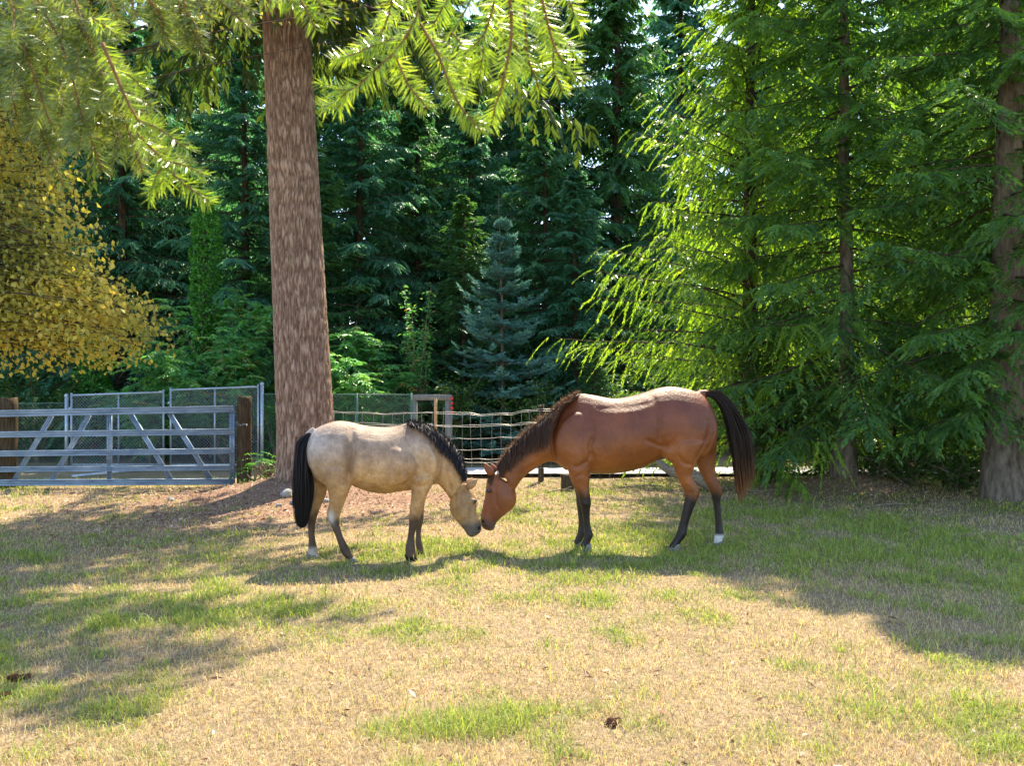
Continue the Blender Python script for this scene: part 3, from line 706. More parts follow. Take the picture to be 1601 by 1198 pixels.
def strands(g, roots, tips, mids, n, seed, w0=.004, spread=.02, curl=.01, segs=7, hue=None):
    """hair ribbons whose root/mid/tip interpolate along three curves"""
    r = np.random.default_rng(seed); u = r.random(n)
    def samp(C):
        C = catmull(C, 8); x = u * (len(C) - 1); i = np.minimum(x.astype(int), len(C) - 2); f = (x - i)[:, None]; return C[i] * (1 - f) + C[i + 1] * f
    a, b, c = samp(roots), samp(mids), samp(tips)
    a = a + r.normal(0, spread * .25, (n, 3)); b = b + r.normal(0, spread * .7, (n, 3)); c = c + r.normal(0, spread, (n, 3))
    ln = 1.05 - .5 * r.random(n) ** 1.6; t = np.linspace(0, 1, segs)[None] * ln[:, None]
    t = t[..., None]
    pts = a[:, None] * (1 - t) * (1 - 2 * t) + b[:, None] * 4 * t * (1 - t) + c[:, None] * t * (2 * t - 1)
    ph = r.random((n, 1)) * 6.28
    pts = pts + curl * t * np.stack([np.sin(t[..., 0] * 7 + ph), np.cos(t[..., 0] * 6 + ph), 0 * t[..., 0]], -1)
    d = nrm(np.gradient(pts, axis=1)); s_ = nrm(np.cross(d, nrm(r.normal(size=(n, 1, 3)) * .6 + np.array([0, -1, 0.]))))
    wd = w0 * (1 - .75 * np.linspace(0, 1, segs) ** 2)[None, :, None] * (.6 + .8 * r.random((n, 1, 1)))
    V = np.stack([pts - s_ * wd, pts + s_ * wd], 2).reshape(-1, 3)
    k = (np.arange(n)[:, None] * segs + np.arange(segs - 1)[None]).reshape(-1) * 2
    T = np.concatenate([np.stack([k, k + 1, k + 3], -1), np.stack([k, k + 3, k + 2], -1)])
    hv = r.random(n) if hue is None else np.clip(hue(u, r), 0, 1)
    vv = np.clip(np.repeat(hv, segs * 2) * .75 + np.tile(np.repeat(np.linspace(0, .3, segs), 2), n), 0, 1)
    g.add(V, T, vv)
def lerpc(a, b, t): return np.asarray(a)[None] * (1 - t[:, None]) + np.asarray(b)[None] * t[:, None]

# ---- bay horse
bay = thing('horse', 'bay horse with dark legs and raised tail, lowering its head to the pony', 'horse', (1.1, 8.2, 0))
fb = Frame(730, 580, 3.4064, 8.20, 980, .0); fh = Frame(660, 680, 5.99, 8.20, 980, .0)
g = Geo()
torso = [(452, 330, 430, .09), (480, 215, 492, .19), (540, 155, 528, .235), (600, 122, 545, .26), (680, 130, 549, .285), (780, 147, 548, .315), (860, 137, 537, .325), (940, 116, 514, .315),
         (1010, 93, 478, .295), (1080, 83, 468, .29), (1150, 91, 476, .285), (1220, 110, 468, .265), (1278, 148, 440, .215), (1316, 235, 400, .14), (1330, 300, 352, .06)]
body_torso(g, fb, torso, [.1, .3, .42, .45, .32, .12, .06, .05, .1, .15, .15, .15, .1, 0, 0])
body_pair(g, fb, [((560, 150), (530, 535), .19), ((485, 200), (468, 488), .155), ((405, 262), (412, 492), .118), ((330, 322), (358, 526), .10), ((262, 388), (312, 560), .088), ((205, 452), (282, 594), .080), ((158, 515), (258, 632), .074)], .15)
body_pair(g, fh, [((655, 345), (865, 500), .062), ((608, 425), (884, 568), .078), ((594, 505), (882, 622), .090), ((585, 585), (858, 684), .082), ((570, 650), (800, 732), .064), ((556, 710), (742, 778), .054),
                  ((547, 768), (700, 822), .052), ((545, 820), (686, 856), .054), ((560, 866), (676, 886), .044), ((592, 892), (645, 902), .02)], [.0, .1, .15, .15, .1, 0, -.1, -.1, 0, 0])
for s_ in (-1, 1):   # cheeks, brow, nostril flare, shoulder, haunch and forearm muscle
    ellipsoid(g, fh(800, 605, s_ * .046), (.062, .022, .070), .2)
    ellipsoid(g, fh(622, 505, s_ * .068), (.030, .024, .022), .5)
    ellipsoid(g, fh(575, 800, s_ * .034), (.022, .018, .026), .2)
    ellipsoid(g, fb(560, 350, s_ * .165), (.15, .080, .25), -.42)
    ellipsoid(g, fb(590, 470, s_ * .165), (.115, .075, .12), .3)
    ellipsoid(g, fb(1150, 330, s_ * .175), (.245, .115, .30), .15)
    ellipsoid(g, fb(1090, 420, s_ * .19), (.10, .075, .13), .4)
    ellipsoid(g, fb(1255, 330, s_ * .115), (.11, .10, .25), -.06)
    ellipsoid(g, fb(800, 370, s_ * .185), (.42, .125, .25), .0)
    # ears
    eb = fh(662, 372, s_ * .048)
fl = [.9, .85, .85, .85, .95, 1, 1, .95, .95, 1, 1, 1, 1]
leg(g, fb, [(430, 520, 668), (500, 534, 662), (560, 551, 656), (620, 573, 652), (670, 590, 658), (705, 600, 662), (745, 608, 656), (790, 618, 656), (840, 624, 662), (872, 626, 674), (900, 618, 664), (928, 606, 654), (948, 602, 656)],
    [-.16, -.165, -.165, -.16, -.155] + [-.15] * 8, fl)
leg(g, fb, [(430, 520, 650), (500, 530, 650), (560, 545, 645), (620, 568, 642), (670, 580, 640), (705, 582, 640), (745, 588, 634), (790, 592, 632), (835, 592, 634), (862, 588, 638), (890, 578, 622), (914, 568, 614), (934, 566, 614)],
    [.16, .165, .165, .16, .155] + [.15] * 8, fl)
hl = [.75, .75, .78, .8, .85, .8, .9, .95, .95, 1, 1, 1, 1]
leg(g, fb, [(380, 1060, 1290), (440, 1066, 1250), (500, 1094, 1218), (560, 1116, 1200), (610, 1140, 1226), (655, 1158, 1240), (700, 1156, 1222), (760, 1144, 1198), (820, 1130, 1178), (872, 1114, 1170), (905, 1094, 1146), (928, 1078, 1132), (944, 1072, 1130)],
    [-.15, -.17, -.175, -.17, -.16] + [-.15] * 8, hl)
leg(g, fb, [(380, 1150, 1332), (440, 1205, 1330), (500, 1222, 1322), (560, 1250, 1330), (605, 1274, 1350), (645, 1294, 1360), (690, 1306, 1352), (750, 1316, 1354), (820, 1322, 1360), (868, 1320, 1370), (895, 1316, 1362), (918, 1314, 1358), (934, 1312, 1360)],
    [.13, .16, .165, .16, .155] + [.15] * 8, hl)
# dock of the tail
g.tube([fb(1235, 125), fb(1275, 118), fb(1315, 128), fb(1352, 160), fb(1385, 215)], [.045, .035, .028, .022, .012], 10)
def ear(g, fr, bx, by, tx, ty, dy, hw):
    b0, t0 = fr(bx, by, dy), fr(tx, ty, dy * 1.25); d = (t0 - b0); ln = np.linalg.norm(d); dn = d / ln
    sd_ = nrm(np.cross(dn, [0, 1, 0])); s = np.array([0, .22, .5, .75, .92, 1.0]); wv = np.array([.62, 1, .92, .6, .28, .08]) * hw
    A = [b0 + d * a + sd_ * w_ for a, w_ in zip(s, wv)]; B = [b0 + d * a - sd_ * w_ for a, w_ in zip(s, wv)]
    loft(g, A, B, wv * .5 + .004, 12, 0, 2)
ear(g, fh, 660, 378, 572, 256, -.055, .043); ear(g, fh, 690, 352, 640, 262, .06, .038)
def bay_col(co):
    x, y_, z = co.T; p = co
    base = lerpc((.175, .048, .014), (.30, .095, .021), sstep(1.25, .85, z) * .9)       # golden towards the belly
    head = sstep(.35, -.15, x); base = lerpc_arr(base, (.21, .068, .026), head * .8)
    nz = fbm(p, 9, 300, 3)
    dark = sstep(.66, .50, z + (nz - .5) * .16) * (x > .3)
    base = lerpc_arr(base, (.011, .007, .006), dark * .98)
    muz = sstep(.33, .22, z) * (x < .2); base = lerpc_arr(base, (.10, .055, .045), muz * .85)
    e_ = fh(620, 524); sp_ = np.exp(-((x - e_[0]) / .030) ** 2 - ((z - e_[2]) / .024) ** 2); base = lerpc_arr(base, (.03, .015, .010), sp_ * .85)
    e_ = fh(570, 812); sp_ = np.exp(-((x - e_[0]) / .03) ** 2 - ((z - e_[2]) / .035) ** 2); base = lerpc_arr(base, (.05, .03, .026), sp_ * .7)
    white = sstep(.13, .09, z) * (x > 1.9) * (y_ > 8.2); base = lerpc_arr(base, (.75, .72, .70), white)
    return base
def lerpc_arr(A, c, t): return A * (1 - t[:, None]) + np.asarray(c)[None] * t[:, None]
GB_ = [(fb, [(498, 215), (452, 330), (458, 420), (480, 490)], .016, .022), (fb, [(640, 220), (660, 330), (640, 400), (660, 470), (648, 535)], .014, .022), (fb, [(530, 478), (570, 500), (625, 470), (640, 430)], .012, .018),
       (fb, [(985, 150), (1000, 260), (1000, 350), (1040, 392)], .013, .024), (fb, [(930, 360), (990, 385), (1050, 405)], .014, .02), (fb, [(1262, 260), (1250, 340), (1220, 410), (1192, 470)], .018, .020), (fb, [(1300, 230), (1305, 330), (1270, 430)], -.010, .022),
       (fb, [(1095, 440), (1130, 480), (1180, 490)], .010, .02), (fb, [(560, 560), (600, 540), (640, 560)], .006, .015), (fb, [(700, 200), (850, 190), (960, 170)], .006, .03), (fb, [(420, 470), (350, 500), (290, 545)], .007, .02),
       (fb, [(1165, 520), (1185, 590), (1205, 660)], .008, .015), (fb, [(590, 690), (640, 700)], -.004, .02),
       (fh, [(700, 430), (690, 560), (710, 660), (760, 720)], .007, .014), (fh, [(630, 560), (615, 650), (600, 720)], -.005, .010), (fh, [(600, 500), (625, 492), (650, 512)], -.007, .009), (fh, [(870, 480), (860, 520), (885, 560)], .010, .016), (fh, [(640, 700), (660, 780), (680, 820)], .005, .012)]
for q_ in range(5): GB_.append((fb, [(700 + q_ * 48, 230), (712 + q_ * 50, 340), (705 + q_ * 50, 450)], .0035, .014))
remesh(g, 'body', MAT['bay'], bay, .0125, 6, bay_col, GB_, lambda x: 8.2 + 0 * x)
for a in ((600, 660, 922, 952, -.15), (564, 618, 912, 940, .15), (1066, 1132, 920, 950, -.15)): hoof(bay, fb, *a, -1, MAT['hoof'])
hoof(bay, fb, 1308, 1362, 915, 941, .15, -1, MAT['hoof'], 'pale hoof under a white sock')
def eyeball(fr, x, y_, dy, parent, r=.019):
    g = Geo(); ellipsoid(g, fr(x, y_, dy), (r, r * .7, r * .82), .3, 10); g.make('eye', MAT['eye'], parent, True)
eyeball(fh, 620, 524, -.079, bay, .024); eyeball(fh, 620, 524, .079, bay, .024)
for s_ in (-1, 1):
    g = Geo(); ellipsoid(g, fh(570, 812, s_ * .050), (.011, .007, .017), .35, 8); g.make('nostril', MAT['nostril'], bay, True)
g = Geo(); g.tube([fh(566, 858, -.050), fh(590, 852, -.054), fh(614, 846, -.055)], .0025, 5); g.make('mouth_line', MAT['nostril'], bay)
# mane, near side
crest = [(655, 345, 0), (712, 320, 0)]
roots = [fb(600, 116, -.01), fb(540, 150, -.02), fb(480, 196, -.025), (fb(405, 258, -.03)), fb(330, 318, -.03), fb(262, 384, -.03), fb(205, 448, -.03), fb(165, 505, -.03)]
g = Geo()
mids = [fb(560, 150, -.16), fb(500, 205, -.15), fb(448, 290, -.16), fb(395, 330, -.13), fb(325, 380, -.115), fb(262, 435, -.10), fb(210, 485, -.09), fb(170, 530, -.07)]
tips = [fb(500, 175, -.2), fb(462, 260, -.2), fb(432, 390, -.19), fb(385, 430, -.16), fb(320, 455, -.135), fb(262, 500, -.115), fb(212, 540, -.10), fb(165, 575, -.08)]
strands(g, roots, tips, mids, 1250, 1, .0028, .012, .008, 7, lambda u, r: .25 + .35 * r.random(len(u)))
up_ = [fb(600, 100, 0), fb(520, 130, 0), fb(470, 165, 0), fb(385, 225, 0), fb(312, 285, 0), fb(245, 362, 0), fb(192, 425, 0), fb(158, 490, 0)]
strands(g, roots, [p * .75 + q_ * .25 for p, q_ in zip(up_, roots)], [a * .75 + b * .25 for a, b in zip(roots, up_)], 650, 2, .0018, .014, .008, 5, lambda u, r: .6 + .4 * r.random(len(u)))
g.make('mane', MAT['bay_mane'], bay)
g = Geo()
strands(g, [fh(690, 325, -.02), fh(650, 350, -.02)], [fh(650, 480, -.07), fh(615, 440, -.03)], [fh(660, 400, -.06), fh(625, 400, -.03)], 160, 3, .003, .008, .006, 6, lambda u, r: .4 + .3 * r.random(len(u)))
g.make('forelock', MAT['bay_mane'], bay)
# tail: strands leave the dock and fall
g = Geo()
r_ = np.random.default_rng(9)
inner = [fb(1262, 130), fb(1318, 150), fb(1358, 200), fb(1386, 280), fb(1408, 400), fb(1420, 520), fb(1432, 610), fb(1448, 700)]
outer = [fb(1262, 112), fb(1335, 108), fb(1402, 165), fb(1452, 240), fb(1502, 340), fb(1522, 460), fb(1534, 570), fb(1542, 670)]
inner, outer = catmull(inner, 6), catmull(outer, 6)
n = 2000; u = r_.random(n) ** 1.15; end = np.clip(.5 + .52 * r_.random(n) ** .8 - .14 * u, 0, 1); st = r_.random(n) ** 2 * .35; segs = 12
t = st[:, None] + (end - st)[:, None] * np.linspace(0, 1, segs)[None]
xi = t * (len(inner) - 1); ii = np.minimum(xi.astype(int), len(inner) - 2); fr_ = (xi - ii)[..., None]
Pi = inner[ii] * (1 - fr_) + inner[ii + 1] * fr_; Po = outer[ii] * (1 - fr_) + outer[ii + 1] * fr_
uu = np.clip(u[:, None] + .05 * np.sin(t * 9 + u[:, None] * 40), -.05, 1.08)[..., None]
pts = Pi * (1 - uu) + Po * uu; dep = r_.normal(0, 1, (n, 1)) * (.012 + .030 * np.sin(np.pi * np.clip(t, 0, 1) ** .8)) ; pts[..., 1] += dep
d = nrm(np.gradient(pts, axis=1)); s2 = nrm(np.cross(d, nrm(r_.normal(size=(n, 1, 3)) * .5 + np.array([0, -1, 0.])))); wd = .0026 * (1 - .7 * np.linspace(0, 1, segs) ** 2)[None, :, None]
V = np.stack([pts - s2 * wd, pts + s2 * wd], 2).reshape(-1, 3); k = (np.arange(n)[:, None] * segs + np.arange(segs - 1)[None]).reshape(-1) * 2
T = np.concatenate([np.stack([k, k + 1, k + 3], -1), np.stack([k, k + 3, k + 2], -1)])
vv = np.clip(.1 + .35 * r_.random(n)[:, None] + 1.5 * np.clip(t - .48, 0, 1), 0, 1); g.add(V, T, np.repeat(vv.reshape(-1), 2))
g.make('tail', MAT['bay_tail'], bay)

keep_world(bay)
# ---- roan pony
pony = thing('pony', 'pale roan pony with black tail and dark mane, touching noses with the horse', 'pony', (-1.2, 7.7, 0))
YAW = .0011
fp = Frame(440, 620, 4.436, 7.70, 600, YAW); fq = Frame(660, 680, 5.99, 7.70, 600, YAW * 1.9)
g = Geo()
torso = [(186, 330, 425, .07), (206, 268, 500, .14), (255, 215, 560, .205), (325, 184, 590, .24), (400, 169, 600, .255), (480, 178, 612, .265), (560, 198, 645, .285), (640, 209, 668, .298), (720, 213, 673, .298),
         (800, 206, 664, .28), (880, 182, 652, .25), (960, 184, 640, .215), (1030, 232, 622, .175), (1078, 320, 592, .12), (1104, 410, 540, .06)]
body_torso(g, fp, torso, [0, .1, .15, .18, .18, .12, .05, .02, .05, .15, .3, .35, .25, .1, 0])
body_pair(g, fp, [((900, 190), (940, 632), .17), ((1030, 222), (1028, 622), .145), ((1110, 268), (1075, 606), .118), ((1190, 328), (1100, 622), .102), ((1245, 410), (1125, 650), .09), ((1275, 492), (1148, 680), .08), ((1288, 565), (1166, 715), .07)], .15)
body_pair(g, fq, [((395, 430), (262, 590), .060), ((450, 515), (256, 650), .074), ((498, 578), (262, 712), .086), ((513, 640), (296, 780), .080), ((508, 700), (336, 826), .062), ((525, 760), (370, 866), .053),
                  ((547, 815), (400, 906), .050), ((557, 868), (420, 936), .052), ((549, 912), (442, 956), .042), ((520, 938), (470, 962), .018)], [.0, .1, .15, .15, .1, 0, -.1, -.1, 0, 0])
for s_ in (-1, 1):
    ellipsoid(g, fq(325, 690, s_ * .05), (.068, .026, .078), -.5)
    ellipsoid(g, fq(492, 622, s_ * .062), (.026, .024, .022), -.5)
    ellipsoid(g, fq(528, 870, s_ * .034), (.020, .016, .024), -.2)
    ellipsoid(g, fp(985, 440, s_ * .135), (.12, .070, .20), .42)
    ellipsoid(g, fp(960, 560, s_ * .145), (.10, .065, .10), -.3)
    ellipsoid(g, fp(355, 450, s_ * .14), (.19, .105, .23), -.15)
    ellipsoid(g, fp(450, 540, s_ * .165), (.085, .065, .11), -.4)
    ellipsoid(g, fp(262, 440, s_ * .10), (.09, .09, .21), .08)
    ellipsoid(g, fp(680, 480, s_ * .175), (.34, .105, .20), -.03)
leg(g, fp, [(560, 896, 1062), (620, 898, 1045), (680, 900, 1015), (740, 894, 992), (800, 888, 974), (850, 884, 962), (895, 884, 950), (945, 878, 928), (1000, 870, 924), (1048, 858, 930), (1080, 858, 932), (1100, 862, 938), (1114, 866, 944)],
    [-.14, -.145, -.145, -.14, -.135] + [-.13] * 8, fl)
leg(g, fp, [(560, 900, 1050), (620, 905, 1040), (680, 915, 1010), (740, 930, 996), (800, 942, 990), (845, 944, 988), (885, 938, 980), (935, 932, 970), (985, 930, 970), (1030, 930, 980), (1060, 936, 988), (1080, 942, 994), (1094, 946, 996)],
    [.13, .135, .135, .13, .125] + [.12] * 8, fl)
leg(g, fp, [(500, 260, 520), (560, 288, 502), (620, 308, 486), (680, 328, 464), (740, 330, 440), (795, 316, 418), (840, 318, 404), (885, 338, 402), (940, 362, 416), (1000, 386, 440), (1055, 402, 470), (1090, 418, 490), (1125, 452, 515)],
    [-.13, -.15, -.155, -.15, -.14] + [-.13] * 8, hl)
leg(g, fp, [(500, 200, 400), (560, 200, 350), (620, 206, 322), (680, 208, 312), (730, 202, 290), (785, 186, 266), (830, 178, 250), (880, 180, 238), (950, 185, 232), (1020, 187, 240), (1060, 184, 252), (1090, 186, 256), (1118, 186, 262)],
    [.12, .14, .145, .14, .135] + [.13] * 8, hl)
g.tube([fp(235, 235), fp(200, 258), fp(168, 285), fp(150, 340), fp(146, 420)], [.04, .036, .03, .024, .014], 10)
ear(g, fq, 425, 500, 526, 405, -.052, .042); ear(g, fq, 405, 470, 478, 400, .055, .034)
def pony_col(co):
    x, y_, z = co.T; nz = fbm(co, 9, 310, 3); big = fbm(co, 2.5, 312, 3)
    base = lerpc((.36, .245, .165), (.47, .26, .09), sstep(1.10, .68, z + (big - .5) * .3))
    rump_sheen = np.exp(-((x + 2.05) / .33) ** 2 - ((z - 1.12) / .22) ** 2); base = lerpc_arr(base, (.54, .52, .53), rump_sheen * .9)  # pale sky and sun sheen on the hindquarters, painted into the coat
    head = sstep(-.62, -.42, x) * sstep(.85, .6, z); base = lerpc_arr(base, (.38, .235, .10), head * .8)
    flank = np.exp(-((x + 1.45) / .045) ** 2 - ((z - 1.02) / .17) ** 2); base = lerpc_arr(base, (.15, .085, .045), flank * .75)
    legm = (x < -.62) | (x > 5)
    dark = sstep(.50, .34, z + (nz - .5) * .22) * legm
    base = lerpc_arr(base, (.05, .032, .026), dark * .9)
    muz = sstep(.34, .24, z) * (~legm); base = lerpc_arr(base, (.12, .105, .095), muz * .9)
    e_ = fq(500, 622); sp_ = np.exp(-((x - e_[0]) / .026) ** 2 - ((z - e_[2]) / .024) ** 2); base = lerpc_arr(base, (.05, .03, .02), sp_ * .8)
    e_ = fq(540, 880); sp_ = np.exp(-((x - e_[0]) / .03) ** 2 - ((z - e_[2]) / .05) ** 2); base = lerpc_arr(base, (.05, .045, .04), sp_ * .7)
    pat = np.exp(-((x + 1.62) / .03) ** 2 - ((z - .42) / .06) ** 2) * (y_ < 7.7); base = lerpc_arr(base, (.62, .58, .52), np.clip(pat * 1.2, 0, 1))
    wh = sstep(.13, .07, z) * (x < -1.8); base = lerpc_arr(base, (.5, .45, .38), wh)
    return base
GP_ = [(fp, [(512, 235), (535, 320), (530, 420), (500, 520), (485, 590)], .018, .026), (fp, [(1105, 320), (1108, 440), (1092, 540), (1050, 610)], .014, .020), (fp, [(900, 360), (885, 470), (905, 560), (897, 640)], .014, .022),
       (fp, [(225, 500), (268, 590), (305, 670)], .014, .02), (fp, [(640, 470), (620, 550), (590, 610)], .007, .02), (fp, [(920, 600), (980, 610), (1030, 585)], .010, .018), (fp, [(1150, 500), (1160, 580), (1190, 660)], .008, .018), (fp, [(860, 215), (930, 260), (960, 330)], .008, .03),
       (fq, [(340, 520), (335, 600), (350, 690), (390, 770)], .008, .013), (fq, [(275, 500), (290, 560), (285, 590)], .010, .012), (fq, [(480, 612), (500, 600), (515, 612)], -.006, .008), (fq, [(480, 690), (500, 780), (520, 820)], .005, .012)]
for q_ in range(5): GP_.append((fp, [(600 + q_ * 48, 330), (606 + q_ * 50, 430), (596 + q_ * 50, 560)], .003, .013))
remesh(g, 'body', MAT['roan'], pony, .0115, 6, pony_col, GP_, lambda x: 7.7 + (x + .85) * .17)
hoof(pony, fp, 862, 948, 1095, 1122, -.13, 1, MAT['nostril']); hoof(pony, fp, 940, 998, 1080, 1104, .12, 1, MAT['nostril'])
hoof(pony, fp, 466, 532, 1118, 1150, -.13, 1, MAT['hoof']); hoof(pony, fp, 182, 272, 1100, 1142, .13, 1, MAT['hoof'], 'pale wide hoof')
eyeball(fq, 500, 622, -.074, pony, .017); eyeball(fq, 500, 622, .074, pony, .017)
for s_ in (-1, 1):
    g = Geo(); ellipsoid(g, fq(534, 872, s_ * .050), (.010, .007, .016), -.35, 8); g.make('nostril', MAT['nostril'], pony, True)
g = Geo(); g.tube([fq(528, 922, -.040), fq(508, 920, -.046), fq(488, 914, -.050)], .0022, 5); g.make('mouth_line', MAT['nostril'], pony)
roots = [fp(870, 182, 0), fp(930, 174, -.01), fp(1000, 196, -.02), fp(1060, 230, -.025), fp(1125, 272, -.03), fp(1190, 328, -.03), fp(1240, 400, -.03), fp(1270, 480, -.03), fp(1286, 550, -.03)]
mids = [fp(880, 196, -.08), fp(945, 200, -.09), fp(1020, 240, -.1), fp(1075, 285, -.11), fp(1125, 335, -.11), fp(1180, 390, -.10), fp(1222, 450, -.09), fp(1256, 520, -.08), fp(1275, 572, -.06)]
tips = [fp(890, 215, -.12), fp(960, 235, -.14), fp(1030, 295, -.15), fp(1085, 360, -.14), fp(1120, 405, -.13), fp(1175, 455, -.12), fp(1215, 510, -.10), fp(1252, 565, -.09), fp(1270, 600, -.07)]
g = Geo(); strands(g, roots, tips, mids, 1350, 5, .0030, .011, .008, 7, lambda u, r: .1 + .45 * r.random(len(u)))
strands(g, roots, [p + np.array([.012, 0, .022]) for p in roots], [p + np.array([.0, 0, .016]) for p in roots], 380, 6, .0018, .008, .004, 5, lambda u, r: .2 + .6 * r.random(len(u)))
g.make('mane', MAT['black_hair'], pony)
g = Geo(); r_ = np.random.default_rng(19)
inner = catmull([fp(228, 250), fp(204, 330), fp(196, 430), fp(200, 560), fp(206, 660), fp(198, 770), fp(180, 870), fp(160, 920)], 6)
outer = catmull([fp(190, 250), fp(126, 300), fp(110, 400), fp(99, 500), fp(95, 620), fp(95, 740), (fp(104, 850)), fp(112, 910)], 6)
n = 2100; u = r_.random(n); end = 1 - .34 * r_.random(n) ** 1.3 - .10 * np.abs(u - .5); st = r_.random(n) ** 2 * .35
t = st[:, None] + (end - st)[:, None] * np.linspace(0, 1, segs)[None]
xi = t * (len(inner) - 1); ii = np.minimum(xi.astype(int), len(inner) - 2); fr_ = (xi - ii)[..., None]
Pi = inner[ii] * (1 - fr_) + inner[ii + 1] * fr_; Po = outer[ii] * (1 - fr_) + outer[ii + 1] * fr_
uu = (u[:, None] + .04 * np.sin(t * 8 + u[:, None] * 40))[..., None]
pts = Pi * (1 - uu) + Po * uu; pts[..., 1] += r_.normal(0, 1, (n, 1)) * (.015 + .035 * np.sin(np.pi * np.clip(t, 0, 1) ** .8))
d = nrm(np.gradient(pts, axis=1)); s2 = nrm(np.cross(d, nrm(r_.normal(size=(n, 1, 3)) * .5 + np.array([0, -1, 0.])))); wd = .003 * (1 - .7 * np.linspace(0, 1, segs) ** 2)[None, :, None]
V = np.stack([pts - s2 * wd, pts + s2 * wd], 2).reshape(-1, 3); k = (np.arange(n)[:, None] * segs + np.arange(segs - 1)[None]).reshape(-1) * 2
T = np.concatenate([np.stack([k, k + 1, k + 3], -1), np.stack([k, k + 3, k + 2], -1)])
g.add(V, T, np.clip(.1 + .4 * r_.random(n)[:, None] + 0 * t, 0, 1).repeat(2, -1).reshape(-1)); g.make('tail', MAT['black_hair'], pony)

keep_world(pony)
# ------------------------------------------------------------------ farm gate
z3 = lambda x, y_: (x / 3.558, 560 + y_ / 3.558)
gate = thing('farm_gate', 'galvanised five-bar farm gate with slanting braces at the left of the paddock', 'gate', (-5.5, 13.3, 0))
GYd = 13.3
def gp(x, y_, dy=0):
    a, b = z3(x, y_); return P(a, b, GYd + dy)
def ribbed_bar(name, a, b, hw, th, parent, mat, ups=UP, groove=True):
    """pressed steel bar from a to b, half height hw, with two pressed grooves on the face"""
    a, b = np.asarray(a), np.asarray(b); d = nrm(b - a); n_ = np.array([0, -1., 0]); u_ = nrm(np.cross(n_, d)); 
    if u_[2] < 0: u_ = -u_
    prof = [(-1, 0), (-1, 1), (-.62, 1), (-.52, .45), (-.2, .45), (-.1, 1), (.1, 1), (.2, .45), (.52, .45), (.62, 1), (1, 1), (1, 0)] if groove else [(-1, 0), (-1, 1), (1, 1), (1, 0)]
    V = [p + u_ * hw * h_ + n_ * th * t_ for p in (a, b) for h_, t_ in prof]; k = len(prof); T = []
    for i in range(k):
        j = (i + 1) % k; T += [(i, j, k + j), (i, k + j, k + i)]
    for i in range(1, k - 1): T += [(0, i + 1, i), (k, k + i, k + i + 1)]
    g = Geo(); g.add(V, T); return g.make(name, mat, parent)
for yl, yr, hw in ((309, 283, .054), (426, 409, .048), (532, 517, .046), (620, 610, .042), (694, 687, .05)):
    ex = (yr - yl) / 1305; ribbed_bar('rail', gp(-260, yl - 260 * ex), gp(1308, yr), hw, .035, gate, MAT['gate_steel'])
for x0, x1 in ((612, 612), (1294, 1294)): ribbed_bar('upright', gp(x0, 305, .006), gp(x1, 690, .006), .038, .03, gate, MAT['gate_steel'])
for x0, y0, x1, y1 in ((290, 322, 82, 682), (500, 318, 290, 682), (730, 312, 955, 678), (945, 308, 1175, 676)):
    ribbed_bar('brace', gp(x0, y0, .012), gp(x1, y1, .012), .036, .03, gate, MAT['gate_steel'])
for a in (283, 409, 517, 610):
    for x0 in (1294, 612):
        g = Geo(); c = gp(x0, a + (6 if x0 == 612 else 0), -.036); g.tube([c, c + [0, -.012, 0]], .009, 8); g.make('bolt', MAT['galvanised'], gate)
for k_ in range(7):   # latch chain to the post
    c = gp(1318 + 9 * k_, 360 + 3 * k_ + 8 * math.sin(k_ * .9), -.03); th_ = np.linspace(0, 2 * np.pi, 9); a_ = k_ % 2
    g = Geo(); g.tube([c + [.013 * math.cos(t_), (.011 * math.sin(t_) if a_ else 0), (0 if a_ else .011 * math.sin(t_))] for t_ in th_], .003, 4, cap=False); g.make('chain_link', MAT['galvanised'], gate)
keep_world(gate)
def wood_post(name, label, px, ytop, ybot, Yd, hw, mat, cat='post', rough=.02, seed=1, group=None):
    c = P(px, ybot, Yd); t_ = P(px, ytop, Yd); o = thing(name, label, cat, (c[0], Yd, 0), 0, group)
    n, k = 14, 14; th = np.arange(n) / n * 6.283; zz = np.linspace(-.1, t_[2], k)
    r = np.random.default_rng(seed); rr = hw * (1 + .12 * (fbm(np.stack([np.cos(th)[None] + 0 * zz[:, None], np.sin(th)[None] + 0 * zz[:, None], zz[:, None] * .6 + 0 * th[None]], -1), 2.5, seed, 3) - .5) * 3)
    V = np.stack([rr * np.cos(th), rr * np.sin(th), zz[:, None] + 0 * rr], -1); V[-1, :, 2] += r.normal(0, .012, n)
    i = np.arange(k - 1)[:, None] * n; j = np.arange(n)[None]; j2 = (j + 1) % n
    q = np.stack([i + j, i + j2, i + n + j2, i + n + j], -1).reshape(-1, 4); T = np.concatenate([q[:, [0, 1, 2]], q[:, [0, 2, 3]]])
    V = np.concatenate([V.reshape(-1, 3), [[0, 0, t_[2] - .008]]]); T = np.concatenate([T, [(k * n, (k - 1) * n + a, (k - 1) * n + (a + 1) % n) for a in range(n)]])
    g = Geo(); g.add(V, T); g.make('shaft', mat, o); return o
wood_post('gate_post', 'thick weathered wooden post at the right end of the farm gate', 382, 621, 752, 13.42, .115, MAT['post_wood'], seed=3)
wood_post('gate_post', 'dark weathered wooden post at the photo\'s left edge behind the farm gate', 12, 623, 757, 13.55, .14, MAT['post_wood'], seed=4)

